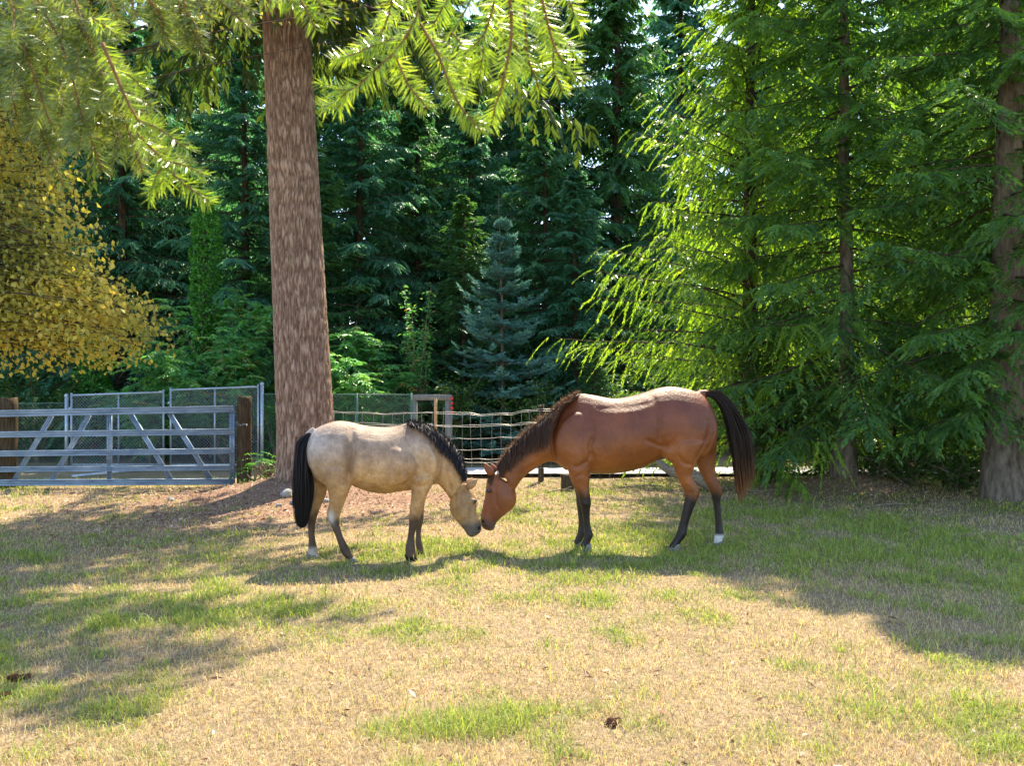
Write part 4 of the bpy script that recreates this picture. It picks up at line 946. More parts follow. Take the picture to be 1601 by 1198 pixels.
# ------------------------------------------------------------------ chain link
def chain_panel(name, a, b, zt_a, zt_b, zb, pitch, wr, parent, mat):
    """diamond mesh between points a and b (x,y) with top heights; every wire real"""
    a, b = np.array(a), np.array(b); Lp = np.linalg.norm(b - a); g = Geo(); H = max(zt_a, zt_b) - zb
    V, T = [], []
    dx = (b - a) / Lp
    for sgn in (1, -1):
        for c in np.arange(-H, Lp + H, pitch):
            pts = []
            for zz in (0, H):
                s = c + sgn * (zz if sgn > 0 else zz) ; pts.append((s, zz))
            (s0, z0), (s1, z1) = pts
            # clip on s
            t0, t1 = 0., 1.
            ds = s1 - s0
            for lo_hi, sg in ((0, 1), (Lp, -1)):
                f0 = sg * (s0 - lo_hi); f1 = sg * (s1 - lo_hi)
                if f0 < 0 and f1 < 0: t0, t1 = 1, 0
                elif f0 < 0: t0 = max(t0, f0 / (f0 - f1))
                elif f1 < 0: t1 = min(t1, f0 / (f0 - f1))
            if t1 - t0 < .01: continue
            A = (s0 + ds * t0, t0 * H); B = (s0 + ds * t1, t1 * H)
            def w3(s, z_):
                zt = zt_a + (zt_b - zt_a) * s / Lp; return np.array([a[0] + dx[0] * s, a[1] + dx[1] * s, zb + z_ / H * (zt - zb)])
            p, q = w3(*A), w3(*B); n_ = np.array([0, -.8, .6]); n2 = np.array([0, -.8, -.6]); u_ = nrm(np.cross(q - p, [0, 1, 0]))
            off = [u_ * wr, -u_ * wr, np.array([0, -wr * 1.2, 0])]; k = len(V)
            V += [p + o_ for o_ in off] + [q + o_ for o_ in off]
            for i in range(3):
                j = (i + 1) % 3; T += [(k + i, k + j, k + 3 + j), (k + i, k + 3 + j, k + 3 + i)]
    g.add(V, T); o = g.make(name, mat, parent); o['kind'] = 'stuff'; return o
CY = 16.2
def cx_(zx): return (zx / 3.558 - 800.5) / F * CY
def czt(zy): return EYE + (612 - (560 + zy / 3.558)) / F * CY
def tube_part(name, a, b, r, parent, mat, n=8):
    g = Geo(); g.tube([a, b], r, n); return g.make(name, mat, parent, False)
def leaf_gate(label, x0, x1, ta, tb, xm):
    o = thing('chain_link_gate', label, 'gate', (cx_(x0), CY, 0)); a = cx_(x0); b = cx_(x1); za, zb_ = czt(ta), czt(tb); zl = .12
    o.location = (0, 0, 0)
    tube_part('frame_tube', (a, CY, zl), (a, CY, za + .05), .02, o, MAT['galvanised']); tube_part('frame_tube', (b, CY, zl), (b, CY, zb_ + .05), .02, o, MAT['galvanised'])
    tube_part('frame_tube', (a, CY, za), (b, CY, zb_), .02, o, MAT['galvanised']); tube_part('frame_tube', (a, CY, zl), (b, CY, zl), .02, o, MAT['galvanised'])
    xm = cx_(xm); tube_part('frame_tube', (xm, CY, zl), (xm, CY, za + (zb_ - za) * (xm - a) / (b - a)), .018, o, MAT['galvanised'])
    chain_panel('chain_link_mesh', (a, CY - .02), (b, CY - .02), za, zb_, zl, .065, .0022, o, MAT['galvanised'])
    for zz in (.4, za - .25):
        g = Geo(); g.tube([(a - .05, CY, zz), (a, CY, zz)], .026, 8); g.make('hinge', MAT['galvanised'], o)
leaf_gate('left leaf of the double chain-link gate behind the farm gate', 398, 910, 208, 190, 660)
leaf_gate('right leaf of the double chain-link gate, beside the thick wooden post', 950, 1436, 178, 160, 1195)
def steel_post(label, zx, zt, r, mat, group=None):
    o = thing('fence_post', label, 'post', (cx_(zx), CY, 0), 0, group); h_ = czt(zt)
    tube_part('shaft', (0, 0, -.1), (0, 0, h_ - .02), r, o, mat, 10)
    g = Geo(); ellipsoid(g, (0, 0, h_ - .02), (r * 1.15, r * 1.15, r * 1.3), 0, 7); g.make('cap', mat, o, True)
steel_post('grey steel hinge post left of the left chain-link gate leaf', 371, 205, .035, MAT['galvanised'])
steel_post('tall pale steel hinge post right of the right chain-link gate leaf', 1458, 140, .034, MAT['galvanised'])
def cl_fence(label, x0, x1, zt0, zt1, pitch=.07):
    o = thing('chain_link_fence', label, 'fence', (0, 0, 0)); a, b = cx_(x0), cx_(x1)
    chain_panel('chain_link_mesh', (a, CY), (b, CY), czt(zt0), czt(zt1), .08, pitch, .0024, o, MAT['green_wire'])
    tube_part('top_rail', (a, CY, czt(zt0)), (b, CY, czt(zt1)), .012, o, MAT['green_wire'], 6); return o
cl_fence('green chain-link fence left of the double gate, ending at the left wooden post', -420, 368, 262, 250)
o = cl_fence('green chain-link fence between the tall steel post and the wooden frame', 1462, 2290, 200, 205)
for px in (558, 643):
    zx = px * 3.558; tube_part('post', (cx_(zx), CY, 0), (cx_(zx), CY, czt(195)), .022, o, MAT['green_wire'])
# low bar lying behind the farm gate
a, b = P(112, 560 + 665 / 3.558, 14.6), P(242, 560 + 640 / 3.558, 15.4)
g = Geo(); g.tube([(a[0], 14.6, .05), (b[0], 15.2, .13)], .03, 8); tag(g.make('metal_pipe', MAT['galvanised']), 'galvanised pipe lying on the ground behind the farm gate', 'pipe')

# wooden frame with red reflectors
wf = thing('wooden_frame', 'grey wooden door frame standing beside the end of the chain-link fence', 'frame', (0, 0, 0)); wY = 16.1
def wbox(name, x0, y0, x1, y1, dep=.09, Yd=wY, mat='grey_wood', par=None):
    a, b = P(x0, y1, Yd), P(x1, y0, Yd); g = Geo(); g.box((a[0], Yd - dep / 2, max(a[2], 0)), (b[0], Yd + dep / 2, b[2])); return g.make(name, MAT[mat], par)
wbox('beam', 646, 617, 707, 626, .10, wY, 'grey_wood', wf); wbox('side_post', 696, 626.3, 706, 740, .09, wY, 'grey_wood', wf); wbox('side_post', 646, 626.3, 652, 740, .09, wY, 'grey_wood', wf)
for k in range(4):
    g = Geo(); c = P(706.5, 623 + k * 7.6, wY - .06); ellipsoid(g, c, (.028, .012, .034), 0, 8)
    g.make('red_reflector', MAT['red_plastic'], wf, True)

# ------------------------------------------------------------------ woven wire fence
FY = 14.4
wfence = thing('wire_fence', 'sagging woven wire fence running behind the pony and the horse\'s neck', 'fence', (0, 0, 0))
xs = np.array([515, 560, 600, 640, 681, 720, 760, 800, 845, 900, 960, 1040])
tops = {0: [642, 645, 647, 646, 644, 646, 648, 646, 639, 641, 646, 641], 1: [645, 647, 648, 647, 646, 648, 650, 648, 642, 644, 648, 644],
        2: [660, 662, 663, 664, 664, 665, 664, 663, 661, 663, 664, 660], 3: [663, 665, 666, 666, 665, 668, 667, 665, 662, 665, 667, 662],
        4: [682, 683, 684, 685, 684, 687, 686, 684, 682, 684, 685, 682], 5: [701, 702, 702, 703, 702, 704, 703, 701, 700, 701, 702, 700],
        6: [714, 715, 716, 717, 716, 717, 718, 716, 713, 714, 716, 714], 7: [718, 719, 720, 720, 720, 722, 723, 720, 717, 719, 720, 718],
        8: [734, 735, 735, 735, 735, 736, 736, 735, 733, 735, 735, 734]}
rw = np.random.default_rng(77)
xx = np.linspace(515, 1040, 90)
wy = {}
for k, t_ in tops.items():
    yy = np.interp(xx, xs, t_) + (vnoise(np.stack([xx, 0 * xx + k * 9], -1), .06, 5) - .5) * 3
    wy[k] = yy; pts = np.array([P(a, b, FY) for a, b in zip(xx, yy)]); g = Geo(); g.tube(pts, .0032 if k < 8 else .0022, 4); g.make('wire', MAT['wire'], wfence)
stay_me = None
for k, px in enumerate(np.arange(522, 1036, 15.4)):
    zt = P(px, np.interp(px, xx, wy[0]), FY)[2]; 
    if stay_me is None:
        g = Geo(); g.tube([(0, 0, 0), (.006, 0, .3), (-.004, 0, .7), (0, 0, 1)], .0021, 4); o = g.make('stay_wire', MAT['wire'], wfence); stay_me = o
    else: o = stay_me.copy(); COL.objects.link(o); o.parent = wfence
    o.location = (P(px, 700, FY)[0], FY, .07); o.scale = (1, 1, zt - .07); o.rotation_euler = (0, rw.normal(0, .012), 0)
wood_post('fence_stake', 'slim tan wooden stake holding the wire fence right of the pony\'s back', 681, 624, 740, 14.46, .028, MAT['new_wood'], 'stake', seed=8)
wood_post('fence_stake', 'wooden fence stake whose lit top shows above the horse\'s mane', 846, 634, 745, 14.46, .05, MAT['post_wood'], 'stake', seed=9)
wood_post('fence_post', 'short dark wooden stump post behind the horse\'s front legs', 887, 742, 768, 12.9, .10, MAT['post_wood'], 'post', seed=10)
wood_post('fence_post', 'thin grey steel-coloured post between the two right spruces', 1476, 612, 780, 13.2, .028, MAT['bark_dark'], 'post', seed=11)

# ------------------------------------------------------------------ shrubs, saplings, ivy
def leaf_shrub(seed, n_stem, H, R, nleaf, L, W, pinnate=0, spread=.9):
    r = np.random.default_rng(seed); wood = Geo(); ps, ds = [], []
    for i in range(n_stem):
        az = r.random() * 6.283; rr = R * r.random() ** .5; hh = H * (.6 + .4 * r.random()) * (1 - .35 * (rr / R) ** 2)
        tpt = np.array([math.cos(az) * rr, math.sin(az) * rr, hh]); mid = tpt * [.35, .35, .55] + r.normal(0, .06, 3)
        pts = catmull([np.zeros(3), mid, tpt], 6); wood.tube(pts, np.linspace(.018, .004, len(pts)), 5, cap=False)
        k = max(3, nleaf // n_stem); f = .3 + .7 * r.random(k) ** .7; idx = np.minimum((f * (len(pts) - 1)).astype(int), len(pts) - 1)
        p = pts[idx] + r.normal(0, .10 * spread, (k, 3)); a2 = r.random(k) * 6.283
        d = nrm(np.stack([np.cos(a2), np.sin(a2), r.normal(.05, .35, k)], -1)); ps.append(p); ds.append(d)
    p, d = np.concatenate(ps), np.concatenate(ds); vb = np.clip(r.normal(.5, .2, len(p)), 0, 1)
    if pinnate:
        k = pinnate; u = (np.arange(k)[None] + .5) / k; ln = .28 + .2 * r.random((len(p), 1)); lat = nrm(np.cross(d, UP))
        q = p[:, None] + d[:, None] * (ln * u)[..., None]; q[..., 2] -= .25 * ln * u ** 2
        sg = np.where(np.arange(k) % 2 == 0, 1., -1.)[None, :, None]
        dd = nrm(lat[:, None] * sg * .9 + d[:, None] * .45 + UP * -.25 + r.normal(0, .1, q.shape)); q, dd = q.reshape(-1, 3), dd.reshape(-1, 3); vb = np.repeat(vb, k)
    else: q, dd = p, d
    V, T, k = rhombs(q, dd, nrm(UP + r.normal(0, .45, q.shape)), L * (.7 + .6 * r.random(len(q))), W * (.7 + .6 * r.random(len(q))), .15)
    return V, T, np.repeat(np.clip(vb + r.normal(0, .08, len(q)), 0, 1), k), wood
def shrub(name, label, cat, x, y_, lm, wm='dead_twig', rz=0, group=None, **kw):
    V, T, v, wd = leaf_shrub(**kw)
    V[:, 2] = np.maximum(V[:, 2], .01)
    return put_tree(name, label, x, y_, [('stems', as_mesh(np.concatenate(wd.V), np.concatenate(wd.T), None, MAT[wm])), ('foliage', as_mesh(V, T, v, MAT[lm]))], rz, 1, cat, group)
xw = lambda px, Y_: (px - 800.5) / F * Y_
shrub('sumac_shrub', 'broad sumac shrub with feathery leaves behind the right chain-link gate leaf', 'shrub', xw(350, 18), 18.0, 'sumac_leaf', seed=1, n_stem=26, H=4.0, R=2.1, nleaf=1150, L=.13, W=.026, pinnate=15)
shrub('sumac_shrub', 'smaller sumac shrub with some red leaves right of the big fir trunk', 'shrub', xw(560, 18), 18.0, 'sumac_leaf', seed=2, n_stem=18, H=3.5, R=1.2, nleaf=760, L=.13, W=.026, pinnate=15)
shrub('sumac_shrub', 'low leafy sumac shrub under the yellow leaves, behind the left chain-link gate leaf', 'shrub', xw(235, 18.2), 18.2, 'sumac_leaf', seed=12, n_stem=16, H=2.3, R=1.3, nleaf=420, L=.13, W=.026, pinnate=15)
shrub('sapling', 'slender pale leaved sapling left of the noble fir', 'sapling', xw(655, 18.4), 18.4, 'sumac_leaf', seed=3, n_stem=12, H=4.6, R=.6, nleaf=1100, L=.10, W=.03, spread=.8)
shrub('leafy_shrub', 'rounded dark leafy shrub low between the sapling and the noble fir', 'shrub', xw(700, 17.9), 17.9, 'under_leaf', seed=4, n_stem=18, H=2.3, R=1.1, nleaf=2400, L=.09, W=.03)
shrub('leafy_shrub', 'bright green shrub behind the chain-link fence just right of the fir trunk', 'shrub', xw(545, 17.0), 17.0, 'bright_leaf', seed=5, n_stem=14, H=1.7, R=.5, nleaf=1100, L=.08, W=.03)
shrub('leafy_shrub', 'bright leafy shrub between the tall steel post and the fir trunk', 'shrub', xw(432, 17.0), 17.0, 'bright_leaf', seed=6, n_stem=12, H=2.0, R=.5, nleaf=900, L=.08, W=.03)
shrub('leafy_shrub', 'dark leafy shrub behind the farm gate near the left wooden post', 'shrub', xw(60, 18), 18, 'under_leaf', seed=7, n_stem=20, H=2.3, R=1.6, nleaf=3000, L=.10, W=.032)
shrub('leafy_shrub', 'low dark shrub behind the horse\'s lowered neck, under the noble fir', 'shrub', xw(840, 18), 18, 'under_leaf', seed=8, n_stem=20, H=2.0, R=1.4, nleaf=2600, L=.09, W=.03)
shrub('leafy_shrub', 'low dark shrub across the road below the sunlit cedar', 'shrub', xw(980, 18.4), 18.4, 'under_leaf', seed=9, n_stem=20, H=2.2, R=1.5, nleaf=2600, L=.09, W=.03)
for k, (px, Yd, H_, R_, lb) in enumerate([(1425, 12.4, .75, .6, 'bramble thicket on the debris between the two spruce trunks'), (1500, 11.9, .65, .55, 'bramble thicket at the left foot of the thick pale spruce trunk'),
                                   (1375, 12.6, .5, .5, 'low bramble patch at the right foot of the slim spruce trunk')]):
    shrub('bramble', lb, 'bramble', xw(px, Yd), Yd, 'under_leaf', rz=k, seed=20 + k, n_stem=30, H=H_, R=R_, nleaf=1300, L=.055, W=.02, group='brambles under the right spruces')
shrub('fern', 'small green fern growing at the wooden gate post beside the fir', 'fern', xw(398, 13.3), 13.3, 'bright_leaf', seed=30, n_stem=6, H=.5, R=.25, nleaf=22, L=.06, W=.012, pinnate=13)
shrub('weed_clump', 'dry grey-green weeds between the gate post and the fir trunk', 'weeds', xw(420, 13.6), 13.6, 'under_leaf', seed=31, n_stem=26, H=.4, R=.35, nleaf=260, L=.05, W=.006)
def ivy(label, px, Yd, z0, z1, rad, n, seed):
    r = np.random.default_rng(seed); z = z0 + (z1 - z0) * r.random(n); a = r.random(n) * 6.283
    rr = rad * (.55 + .6 * vnoise(np.stack([np.cos(a), np.sin(a), z * 2], -1), 1.6, seed)) * np.clip((z1 - z) / .5, .25, 1)
    p = np.stack([np.cos(a) * rr, np.sin(a) * rr, z], -1); d = nrm(np.stack([np.cos(a), np.sin(a), 0 * a], -1) * .6 + UP * r.normal(.1, .7, (n, 1)) + r.normal(0, .5, (n, 3)))
    V, T, k = rhombs(p, d, nrm(np.stack([np.cos(a), np.sin(a), 0 * a], -1) + r.normal(0, .5, (n, 3))), .09 * (.6 + .7 * r.random(n)), .028 * (.6 + .7 * r.random(n)))
    g = Geo(); trunk_geo(g, z1, .1, seed, 8, 12, flare=.2)
    put_tree('ivy_covered_trunk', label, xw(px, Yd), Yd, [('trunk', as_mesh(np.concatenate(g.V), np.concatenate(g.T), None, MAT['bark_dark'], True)), ('ivy', as_mesh(V, T, np.repeat(r.random(n), k), MAT['bright_leaf']))])
ivy('bright green ivy covered trunk left of the big fir above the sumac', 322, 18.8, .8, 5.9, .32, 5200, 41)
ivy('ivy covered trunk low behind the farm gate, under the yellow leaves', 148, 18.9, .4, 2.9, .36, 2600, 42)
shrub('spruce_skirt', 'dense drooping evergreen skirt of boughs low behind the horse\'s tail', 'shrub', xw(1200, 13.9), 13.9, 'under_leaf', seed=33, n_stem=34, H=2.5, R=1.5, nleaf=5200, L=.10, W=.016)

# ------------------------------------------------------------------ yellow tree at left
yt = thing('yellow_leaved_tree', 'tree with yellow autumn leaves hanging in from the left edge', 'tree', (0, 0, 0))
r = np.random.default_rng(60); g = Geo(); ps = []; ds = []
trunk = catmull([(-6.0, 7.2, -.1), (-5.95, 7.15, 1.8), (-5.8, 7.1, 3.6), (-5.4, 7.0, 6.6)], 6); g.tube(trunk, np.linspace(.16, .05, len(trunk)), 10)
inside = lambda px, py: (py > 150) & (py < 590 - .0 * px) & (px < 300 - abs(py - 510) * (.15 if True else 0) ) 
# end points scattered through the outline the crown shows
outl = [(150, 150), (230, 150), (300, 165), (380, 190), (450, 205), (490, 255), (515, 315), (545, 290), (570, 190), (590, 100)]
oy = np.array([a for a, b in outl]); ox = np.array([b for a, b in outl])
cnt = 0
for i in range(330):
    py = 60 + 520 * r.random(); mx = np.interp(py, oy, ox); px = -140 + (mx + 120) * r.random() ** .75
    Yd = 6.3 + 1.5 * r.random(); e = P(px, py, Yd)
    st_ = trunk[min(len(trunk) - 1, int(np.clip((e[2] + .5) / 6.6, 0.15, 1) * (len(trunk) - 1)))]
    L_ = np.linalg.norm(e - st_)
    if L_ < .3: continue
    m1 = st_ * .5 + e * .5 + r.normal(0, .12, 3) + [0, 0, .25]
    pts = catmull([st_, m1, e], 7)
    if i % 6 == 0: g.tube(pts, np.linspace(.012, .002, len(pts)), 4, cap=False)
    else: g.tube(pts[7:], np.linspace(.006, .0015, len(pts) - 7), 3, cap=False)
    k = 62; f = .52 + .48 * r.random(k); ii = (f * (len(pts) - 1)).astype(int); fr_ = (f * (len(pts) - 1) - ii)[:, None]; i2 = np.minimum(ii + 1, len(pts) - 1)
    p = pts[ii] * (1 - fr_) + pts[i2] * fr_ + r.normal(0, .085, (k, 3)) * (1.15 - f * .3)[:, None]; ps.append(p)
for i in range(42):   # long low sprays reaching right
    py = 455 + 95 * r.random(); e = P(170 + 125 * r.random() ** 1.3 * (1 - abs(py - 512) / 90), py, 6.4 + 1.2 * r.random()); st_ = trunk[9 + int(r.random() * 4)]
    pts = catmull([st_, st_ * .45 + e * .55 + [0, 0, .22 + .1 * r.random()], e], 7); g.tube(pts[6:] + r.normal(0, .012, (len(pts) - 6, 3)), np.linspace(.005, .001, len(pts) - 6), 4, cap=False)
    f = .6 + .4 * r.random(34); ii = np.minimum((f * (len(pts) - 1)).astype(int), len(pts) - 2); fr_ = (f * (len(pts) - 1) - ii)[:, None]
    ps.append(pts[ii] * (1 - fr_) + pts[ii + 1] * fr_ + r.normal(0, .04, (34, 3)))
for i in range(70):   # unseen upper crown above the picture, added to shade the lower left lawn
    e = np.array([-4.4 + 3.7 * r.random(), 6.8 + 1.9 * r.random(), 4.9 + 2.2 * r.random()]); st_ = trunk[-1 - int(r.random() * 8)]
    pts = catmull([st_, st_ * .5 + e * .5 + [0, 0, .2], e], 7); g.tube(pts, np.linspace(.014, .002, len(pts)), 4, cap=False)
    f = .35 + .65 * r.random(75); ii = np.minimum((f * (len(pts) - 1)).astype(int), len(pts) - 2); ps.append(pts[ii] + r.normal(0, .13, (75, 3)))
p = np.concatenate(ps)
pxs = p[:, 0] / p[:, 1] * F + 800.5; pys = 612 - (p[:, 2] - EYE) / p[:, 1] * F
kk = pxs < np.interp(pys, oy, ox) + 5 + 70 * r.random(len(p)) ** 3 + 40 * (vnoise(np.stack([pxs, pys], -1), .03, 8) - .5); kk |= p[:, 2] > 4.9; kk &= pys < 600; p = p[kk]; n = len(p)
d = nrm(r.normal(0, .6, (n, 3)) + [.2, 0, -.75]); L_ = .036 + .026 * r.random(n)
V, T, k = rhombs(p, d, nrm(r.normal(0, .7, (n, 3)) + [0, -.5, .5]), L_, L_ * .33, .12)
bigv = fbm(p, 1.1, 61, 3)
g.make('trunk', MAT['bark_dark'], yt, True); mk('crown', V, T, MAT['yellow_leaf'], yt, v=np.repeat(np.clip(.5 + (bigv - .5) * 1.6 + r.normal(0, .17, n), 0, 1), k))

# ------------------------------------------------------------------ near hanging fir branches
def fir_branch(label, lines, seed, lm='fir_needle', name='fir_branch'):
    """lines: list of (pixel polyline, depth a, depth b, needle density, stem radius)"""
    r = np.random.default_rng(seed); o = thing(name, label, 'branch', (0, 0, 0)); gw = Geo(); VV, TT, vv, nn_ = [], [], [], 0
    for pl, ya, yb, dens, rad in lines:
        pts = np.array([P(a, b, ya + (yb - ya) * i / max(1, len(pl) - 1)) for i, (a, b) in enumerate(pl)])
        C = catmull(pts, 8); gw = Geo(); gw.tube(C, np.linspace(rad, rad * .45, len(C)), 5); gw.make('twig', MAT['twig'], o)
        if dens <= 0: continue
        seg = np.linalg.norm(np.diff(C, axis=0), axis=1); Lt = seg.sum(); n = int(Lt * dens); cum = np.concatenate([[0], np.cumsum(seg)])
        s = np.sort(r.random(n)) * Lt; i = np.clip(np.searchsorted(cum, s) - 1, 0, len(seg) - 1); f = ((s - cum[i]) / seg[i])[:, None]
        b = C[i] * (1 - f) + C[i + 1] * f; D = nrm(C[i + 1] - C[i])
        nrmv = nrm(r.normal(0, .15, 3) + np.array([0, -.75, .5])); lat = nrm(np.cross(D, nrmv)); u_ = np.cross(lat, D)
        th = np.where(r.random(n) < .5, 0, np.pi) + r.normal(0, .55, n); radv = lat * np.cos(th)[:, None] + u_ * np.sin(th)[:, None]
        tt = s / Lt; sw = .35 + .55 * tt ** 2
        d = nrm(radv + D * sw[:, None]); nl = .030 * (.72 + .4 * r.random(n)) * np.clip(1.25 - .5 * tt, .6, 1) * np.clip(tt * 6 + .5, 0, 1)
        sd_ = nrm(np.cross(d, r.normal(size=(n, 3)) * .5 + nrmv)); wd = .00085 * (.8 + .4 * r.random(n))[:, None]
        mid = b + d * (nl * .6)[:, None] + UP * -.0008; tp = b + d * nl[:, None] + UP * (-.003 * r.random((n, 1)))
        V = np.stack([b - sd_ * wd * .6, b + sd_ * wd * .6, mid + sd_ * wd, mid - sd_ * wd, tp], 1).reshape(-1, 3); k = np.arange(n)[:, None] * 5
        T = np.concatenate([k + [0, 1, 2], k + [0, 2, 3], k + [3, 2, 4]], 1).reshape(-1, 3)
        VV.append(V); TT.append(T + nn_); nn_ += len(V); vv.append(np.repeat(np.clip(.45 + r.normal(0, .15, n) + (r.normal(0, .1)), 0, 1), 5))
    x = mk('needles', np.concatenate(VV), np.concatenate(TT), MAT[lm], o, v=np.concatenate(vv)); x['kind'] = 'stuff'
    return o
def z5(*a): return [(480 + x / 3.63, y_ / 3.63) for x, y_ in a]
def z4(*a): return [(x / 2.996, y_ / 2.996) for x, y_ in a]
DN = 1500
Ls = [(z5((660, -140), (640, 0), (618, 110)), 1.25, 1.28, 900, .0035),
      (z5((618, 110), (560, 210), (490, 305)), 1.28, 1.3, DN, .003), (z5((490, 305), (380, 400), (240, 510), (75, 470)), 1.3, 1.33, DN, .0022), (z5((240, 510), (170, 570), (90, 610)), 1.33, 1.34, DN, .0018), (z5((240, 510), (190, 590), (175, 620)), 1.33, 1.35, DN, .0015),
      (z5((500, 310), (570, 470), (640, 560), (690, 620)), 1.3, 1.26, DN, .002), (z5((640, 130), (740, 300), (830, 530), (905, 650), (985, 745)), 1.28, 1.25, DN, .0026),
      (z5((900, 640), (960, 690), (1020, 705)), 1.26, 1.27, DN, .0015), (z5((735, 290), (840, 380), (905, 560)), 1.29, 1.34, DN, .002),
      (z5((560, 210), (420, 240), (280, 300), (140, 340)), 1.3, 1.36, DN, .002), (z5((500, -60), (430, 170), (330, 230), (230, 330)), 1.36, 1.4, DN, .002),
      (z5((1140, -120), (1160, 190), (1110, 470), (1070, 600), (1050, 700)), 1.22, 1.27, DN, .003), (z5((1155, 210), (1210, 330), (1160, 430)), 1.25, 1.28, DN, .0018),
      (z5((1225, -100), (1250, 300), (1290, 420), (1320, 520)), 1.3, 1.33, DN, .0022), (z5((1255, 320), (1210, 400), (1180, 420)), 1.3, 1.33, DN, .0015),
      (z5((1320, -60), (1400, 250), (1480, 380), (1565, 465)), 1.27, 1.3, DN, .0024), (z5((1400, 250), (1400, 390), (1450, 520)), 1.3, 1.3, DN, .0018),
      (z5((1460, -80), (1510, 60), (1560, 150)), 1.25, 1.27, DN, .002), (z5((1380, 150), (1470, 240), (1540, 330)), 1.3, 1.33, DN, .0016),
      (z5((1080, -60), (1010, 180), (900, 300), (890, 330)), 1.3, 1.33, DN, .002), (z5((960, -60), (880, 90), (820, 180)), 1.35, 1.4, DN, .002), (z5((1010, 180), (1000, 300), (980, 400)), 1.32, 1.35, DN, .0018),
      (z5((840, -80), (760, 60), (700, 180)), 1.38, 1.42, DN, .002), (z5((600, -60), (520, 60), (400, 120)), 1.38, 1.42, DN, .002), (z5((1000, -60), (1080, 120), (1120, 260)), 1.36, 1.4, DN, .002),
      (z5((820, 180), (900, 300), (850, 430)), 1.34, 1.36, DN, .0018), (z5((1250, 0), (1330, 130), (1370, 330)), 1.35, 1.36, DN, .0018), (z5((1050, 330), (960, 360), (900, 420)), 1.34, 1.36, DN, .0016)]
fir_branch('sunlit fir branch hanging from the top centre of the photo in front of the forest', Ls, 71)
Ls = [(z4((480, 200), (600, 480), (700, 640)), 1.3, 1.32, 900, .003), (z4((640, 560), (740, 600), (880, 700)), 1.32, 1.3, DN, .002), (z4((640, 620), (760, 740), (850, 770), (955, 815)), 1.32, 1.3, DN, .0022),
      (z4((770, 770), (850, 850), (980, 945)), 1.31, 1.29, DN, .002), (z4((770, 770), (730, 830), (700, 925)), 1.31, 1.33, DN, .0018), (z4((770, 790), (760, 850), (720, 880)), 1.32, 1.33, DN, .0015),
      (z4((520, 330), (600, 350), (675, 420)), 1.36, 1.36, DN, .0018), (z4((430, 80), (490, 120), (550, 165)), 1.4, 1.4, DN, .0016)]
fir_branch('fir branch tip with bright needles, lowest of those hanging at the upper left', Ls, 72)
rr = np.random.default_rng(73); Ls = []
for i in range(11):   # big drooping spray filling the upper left corner
    x0 = -150 + 520 * rr.random(); y0 = -80; ang = .62 + rr.normal(0, .12); L_ = 380 + 420 * rr.random()
    ex = x0 + L_ * math.cos(math.pi / 2 - ang * .75); ey = y0 + L_ * 1.25
    ey = min(ey, 870 - max(0, (150 - ex)) * .25); Ya = 1.45 + .35 * rr.random()
    main = z4((x0, y0), ((x0 + ex) / 2 + rr.normal(0, 20), (y0 + ey) / 2 - 30), (ex, ey)); Ls.append((main, Ya, Ya - .05, DN * .8, .0028))
    for k in range(8):
        f = .12 + .85 * rr.random(); bx, by = x0 + (ex - x0) * f, y0 + (ey - y0) * f; sg = rr.choice([-1, 1]); l2 = 90 + 130 * rr.random()
        a = math.pi / 2 - ang * .75 + sg * (.55 + .3 * rr.random()); tx_, ty_ = bx + l2 * math.cos(a), by + l2 * math.sin(a) + 30
        Ls.append((z4((bx, by), ((bx + tx_) / 2 + 5, (by + ty_) / 2 - 8), (tx_, ty_)), Ya, Ya - .05 + rr.normal(0, .06), DN * .8, .0015))
fir_branch('large drooping fir branch filling the upper left corner above the yellow leaves', Ls, 74, 'dull_needle')
Ls = []
for (x0, y0, x1, y1, x2, y2, Y0) in [(600, -60, 620, 20, 650, 90, 1.4), (690, -60, 720, 60, 800, 200, 1.5), (760, -40, 800, 40, 830, 130, 1.55), (850, -60, 880, 90, 960, 265, 1.5), (900, -60, 950, 40, 1000, 90, 1.55),
                                     (960, -60, 1060, 30, 1170, 130, 1.45), (1020, -80, 1100, 0, 1190, 60, 1.45), (820, -60, 860, 120, 880, 220, 1.5), (640, -60, 720, 20, 760, 110, 1.5), (700, 0, 760, 80, 760, 190, 1.5), (880, 60, 920, 140, 900, 240, 1.5),
                                     (1200, -60, 1230, -20, 1290, 20, 1.4), (560, -80, 560, 0, 590, 60, 1.5), (500, -70, 530, 40, 570, 140, 1.5), (1110, -60, 1120, 40, 1130, 100, 1.5)]:
    Ls.append((z4((x0, y0), (x1, y1), (x2, y2)), Y0, Y0, DN, .002))
fir_branch('row of short fir sprays hanging at the top edge left of the big trunk', Ls, 75, 'dull_needle')
Ls = [(z4((1360, -60), (1420, 20), (1480, 140)), 1.3, 1.3, DN, .002), (z4((1260, -60), (1330, -10), (1400, 25)), 1.3, 1.3, DN, .0018), (z4((1460, -60), (1500, 20), (1540, 90)), 1.33, 1.3, DN, .0018)]
fir_branch('short fir spray tip hanging over the top of the big trunk', Ls, 76)

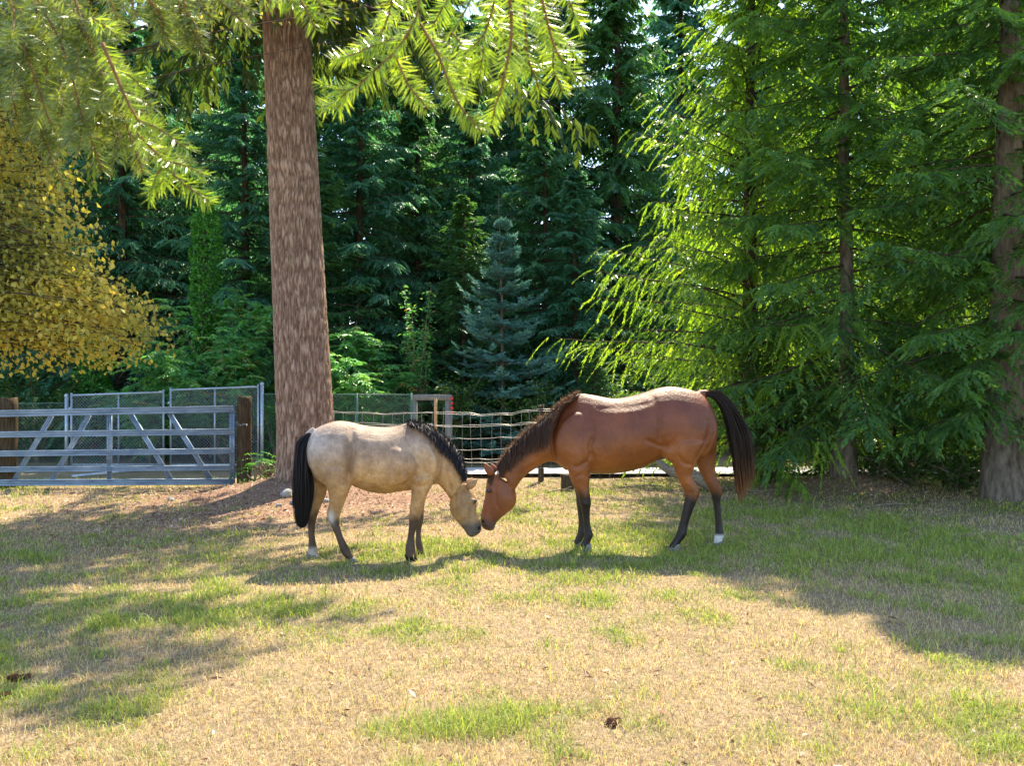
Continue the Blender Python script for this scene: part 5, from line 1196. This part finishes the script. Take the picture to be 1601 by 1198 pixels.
# ------------------------------------------------------------------ small things on the ground
def rock(label, px, py, r0, seed, flat=.65, mat='rock', name='rock', cat='rock', group=None):
    Yd = GY(py); x = xw(px, Yd); g = Geo(); ellipsoid(g, (0, 0, 0), (r0, r0 * .8, r0 * flat), 0, 12); V = g.V[0]; V += nrm(V) * ((fbm(V / r0, 1.6, seed, 3) - .5) * r0 * .7)[:, None]
    o = g.make(name, MAT[mat], None, True); o.location = (x, Yd, float(gz(x, Yd)) + r0 * flat * .4); o.rotation_euler[2] = seed; return tag(o, label, cat, group)
RK = 'stones at the foot of the big fir'
rock('large rounded stone left of the pony\'s tail at the fir\'s foot', 449, 786, .10, 1, group=RK); rock('flat grey stone nearest the pony\'s tail, at the fir\'s foot', 461, 792, .085, 2, .5, group=RK)
rock('small stone just behind the pony\'s hind legs', 508, 790, .055, 3, group=RK); rock('small pale stone left of the other stones at the fir\'s foot', 436, 795, .05, 4, group=RK)
rock('half buried stone in front of the left lit patch, below the farm gate', 268, 785, .07, 5, .5, group=RK)
DG = 'dark dung and cones lying in the dry grass'
for k, (px, py, r0, lb) in enumerate([(955, 1136, .035, 'dark brown cone lying in the dry grass at the bottom centre'), (22, 1068, .04, 'dark dropping near the left edge in the shaded grass'), (40, 1064, .03, 'smaller dark dropping beside another near the left edge'),
                                      (8, 1092, .035, 'dark dropping at the very left edge of the lawn'), (966, 1130, .022, 'small brown cone fragment right beside the bottom centre cone')]):
    rock(lb, px, py, r0, 30 + k, .6, 'dung', 'dropping', 'dropping', DG)
# fallen pale log behind the bay's hind legs
a, b = P(1024, 716, 13.2), P(1110, 776, 12.9); g = Geo()
pts = catmull([(a[0], 13.4, a[2]), (xw(1050, 13.2), 13.2, a[2] - .22), (xw(1085, 13.0), 13.0, .22), (xw(1120, 12.9), 12.9, .05)], 6); g.tube(pts, np.linspace(.05, .12, len(pts)), 10)
tag(g.make('leaning_log', MAT['dead_twig'], None, True), 'pale bent log leaning behind the horse\'s belly and hind legs', 'log')
for k, (px, py, L_, az, lb) in enumerate([(1010, 764, .9, .1, 'thin dry stick on the grass between the horse\'s front and hind legs'), (1225, 776, 1.2, -.15, 'long dry stick on the debris left of the brambles'), (1395, 796, .8, .2, 'dry forked stick in front of the brambles'), (880, 772, .5, .3, 'short dry stick by the stump post behind the horse\'s front legs')]):
    Yd = GY(py); x = xw(px, Yd); g = Geo(); c, s_ = math.cos(az), math.sin(az)
    pts = catmull([(-L_ / 2 * c, -L_ / 2 * s_, .02), (0, .03, .05), (L_ / 2 * c, L_ / 2 * s_, .03)], 5); g.tube(pts, np.linspace(.012, .005, len(pts)), 5); g.tube([(0, .03, .05), (.15, .12, .09)], [.007, .003], 4)
    o = g.make('stick', MAT['dead_twig']); o.location = (x, Yd, float(gz(x, Yd))); tag(o, lb, 'stick')
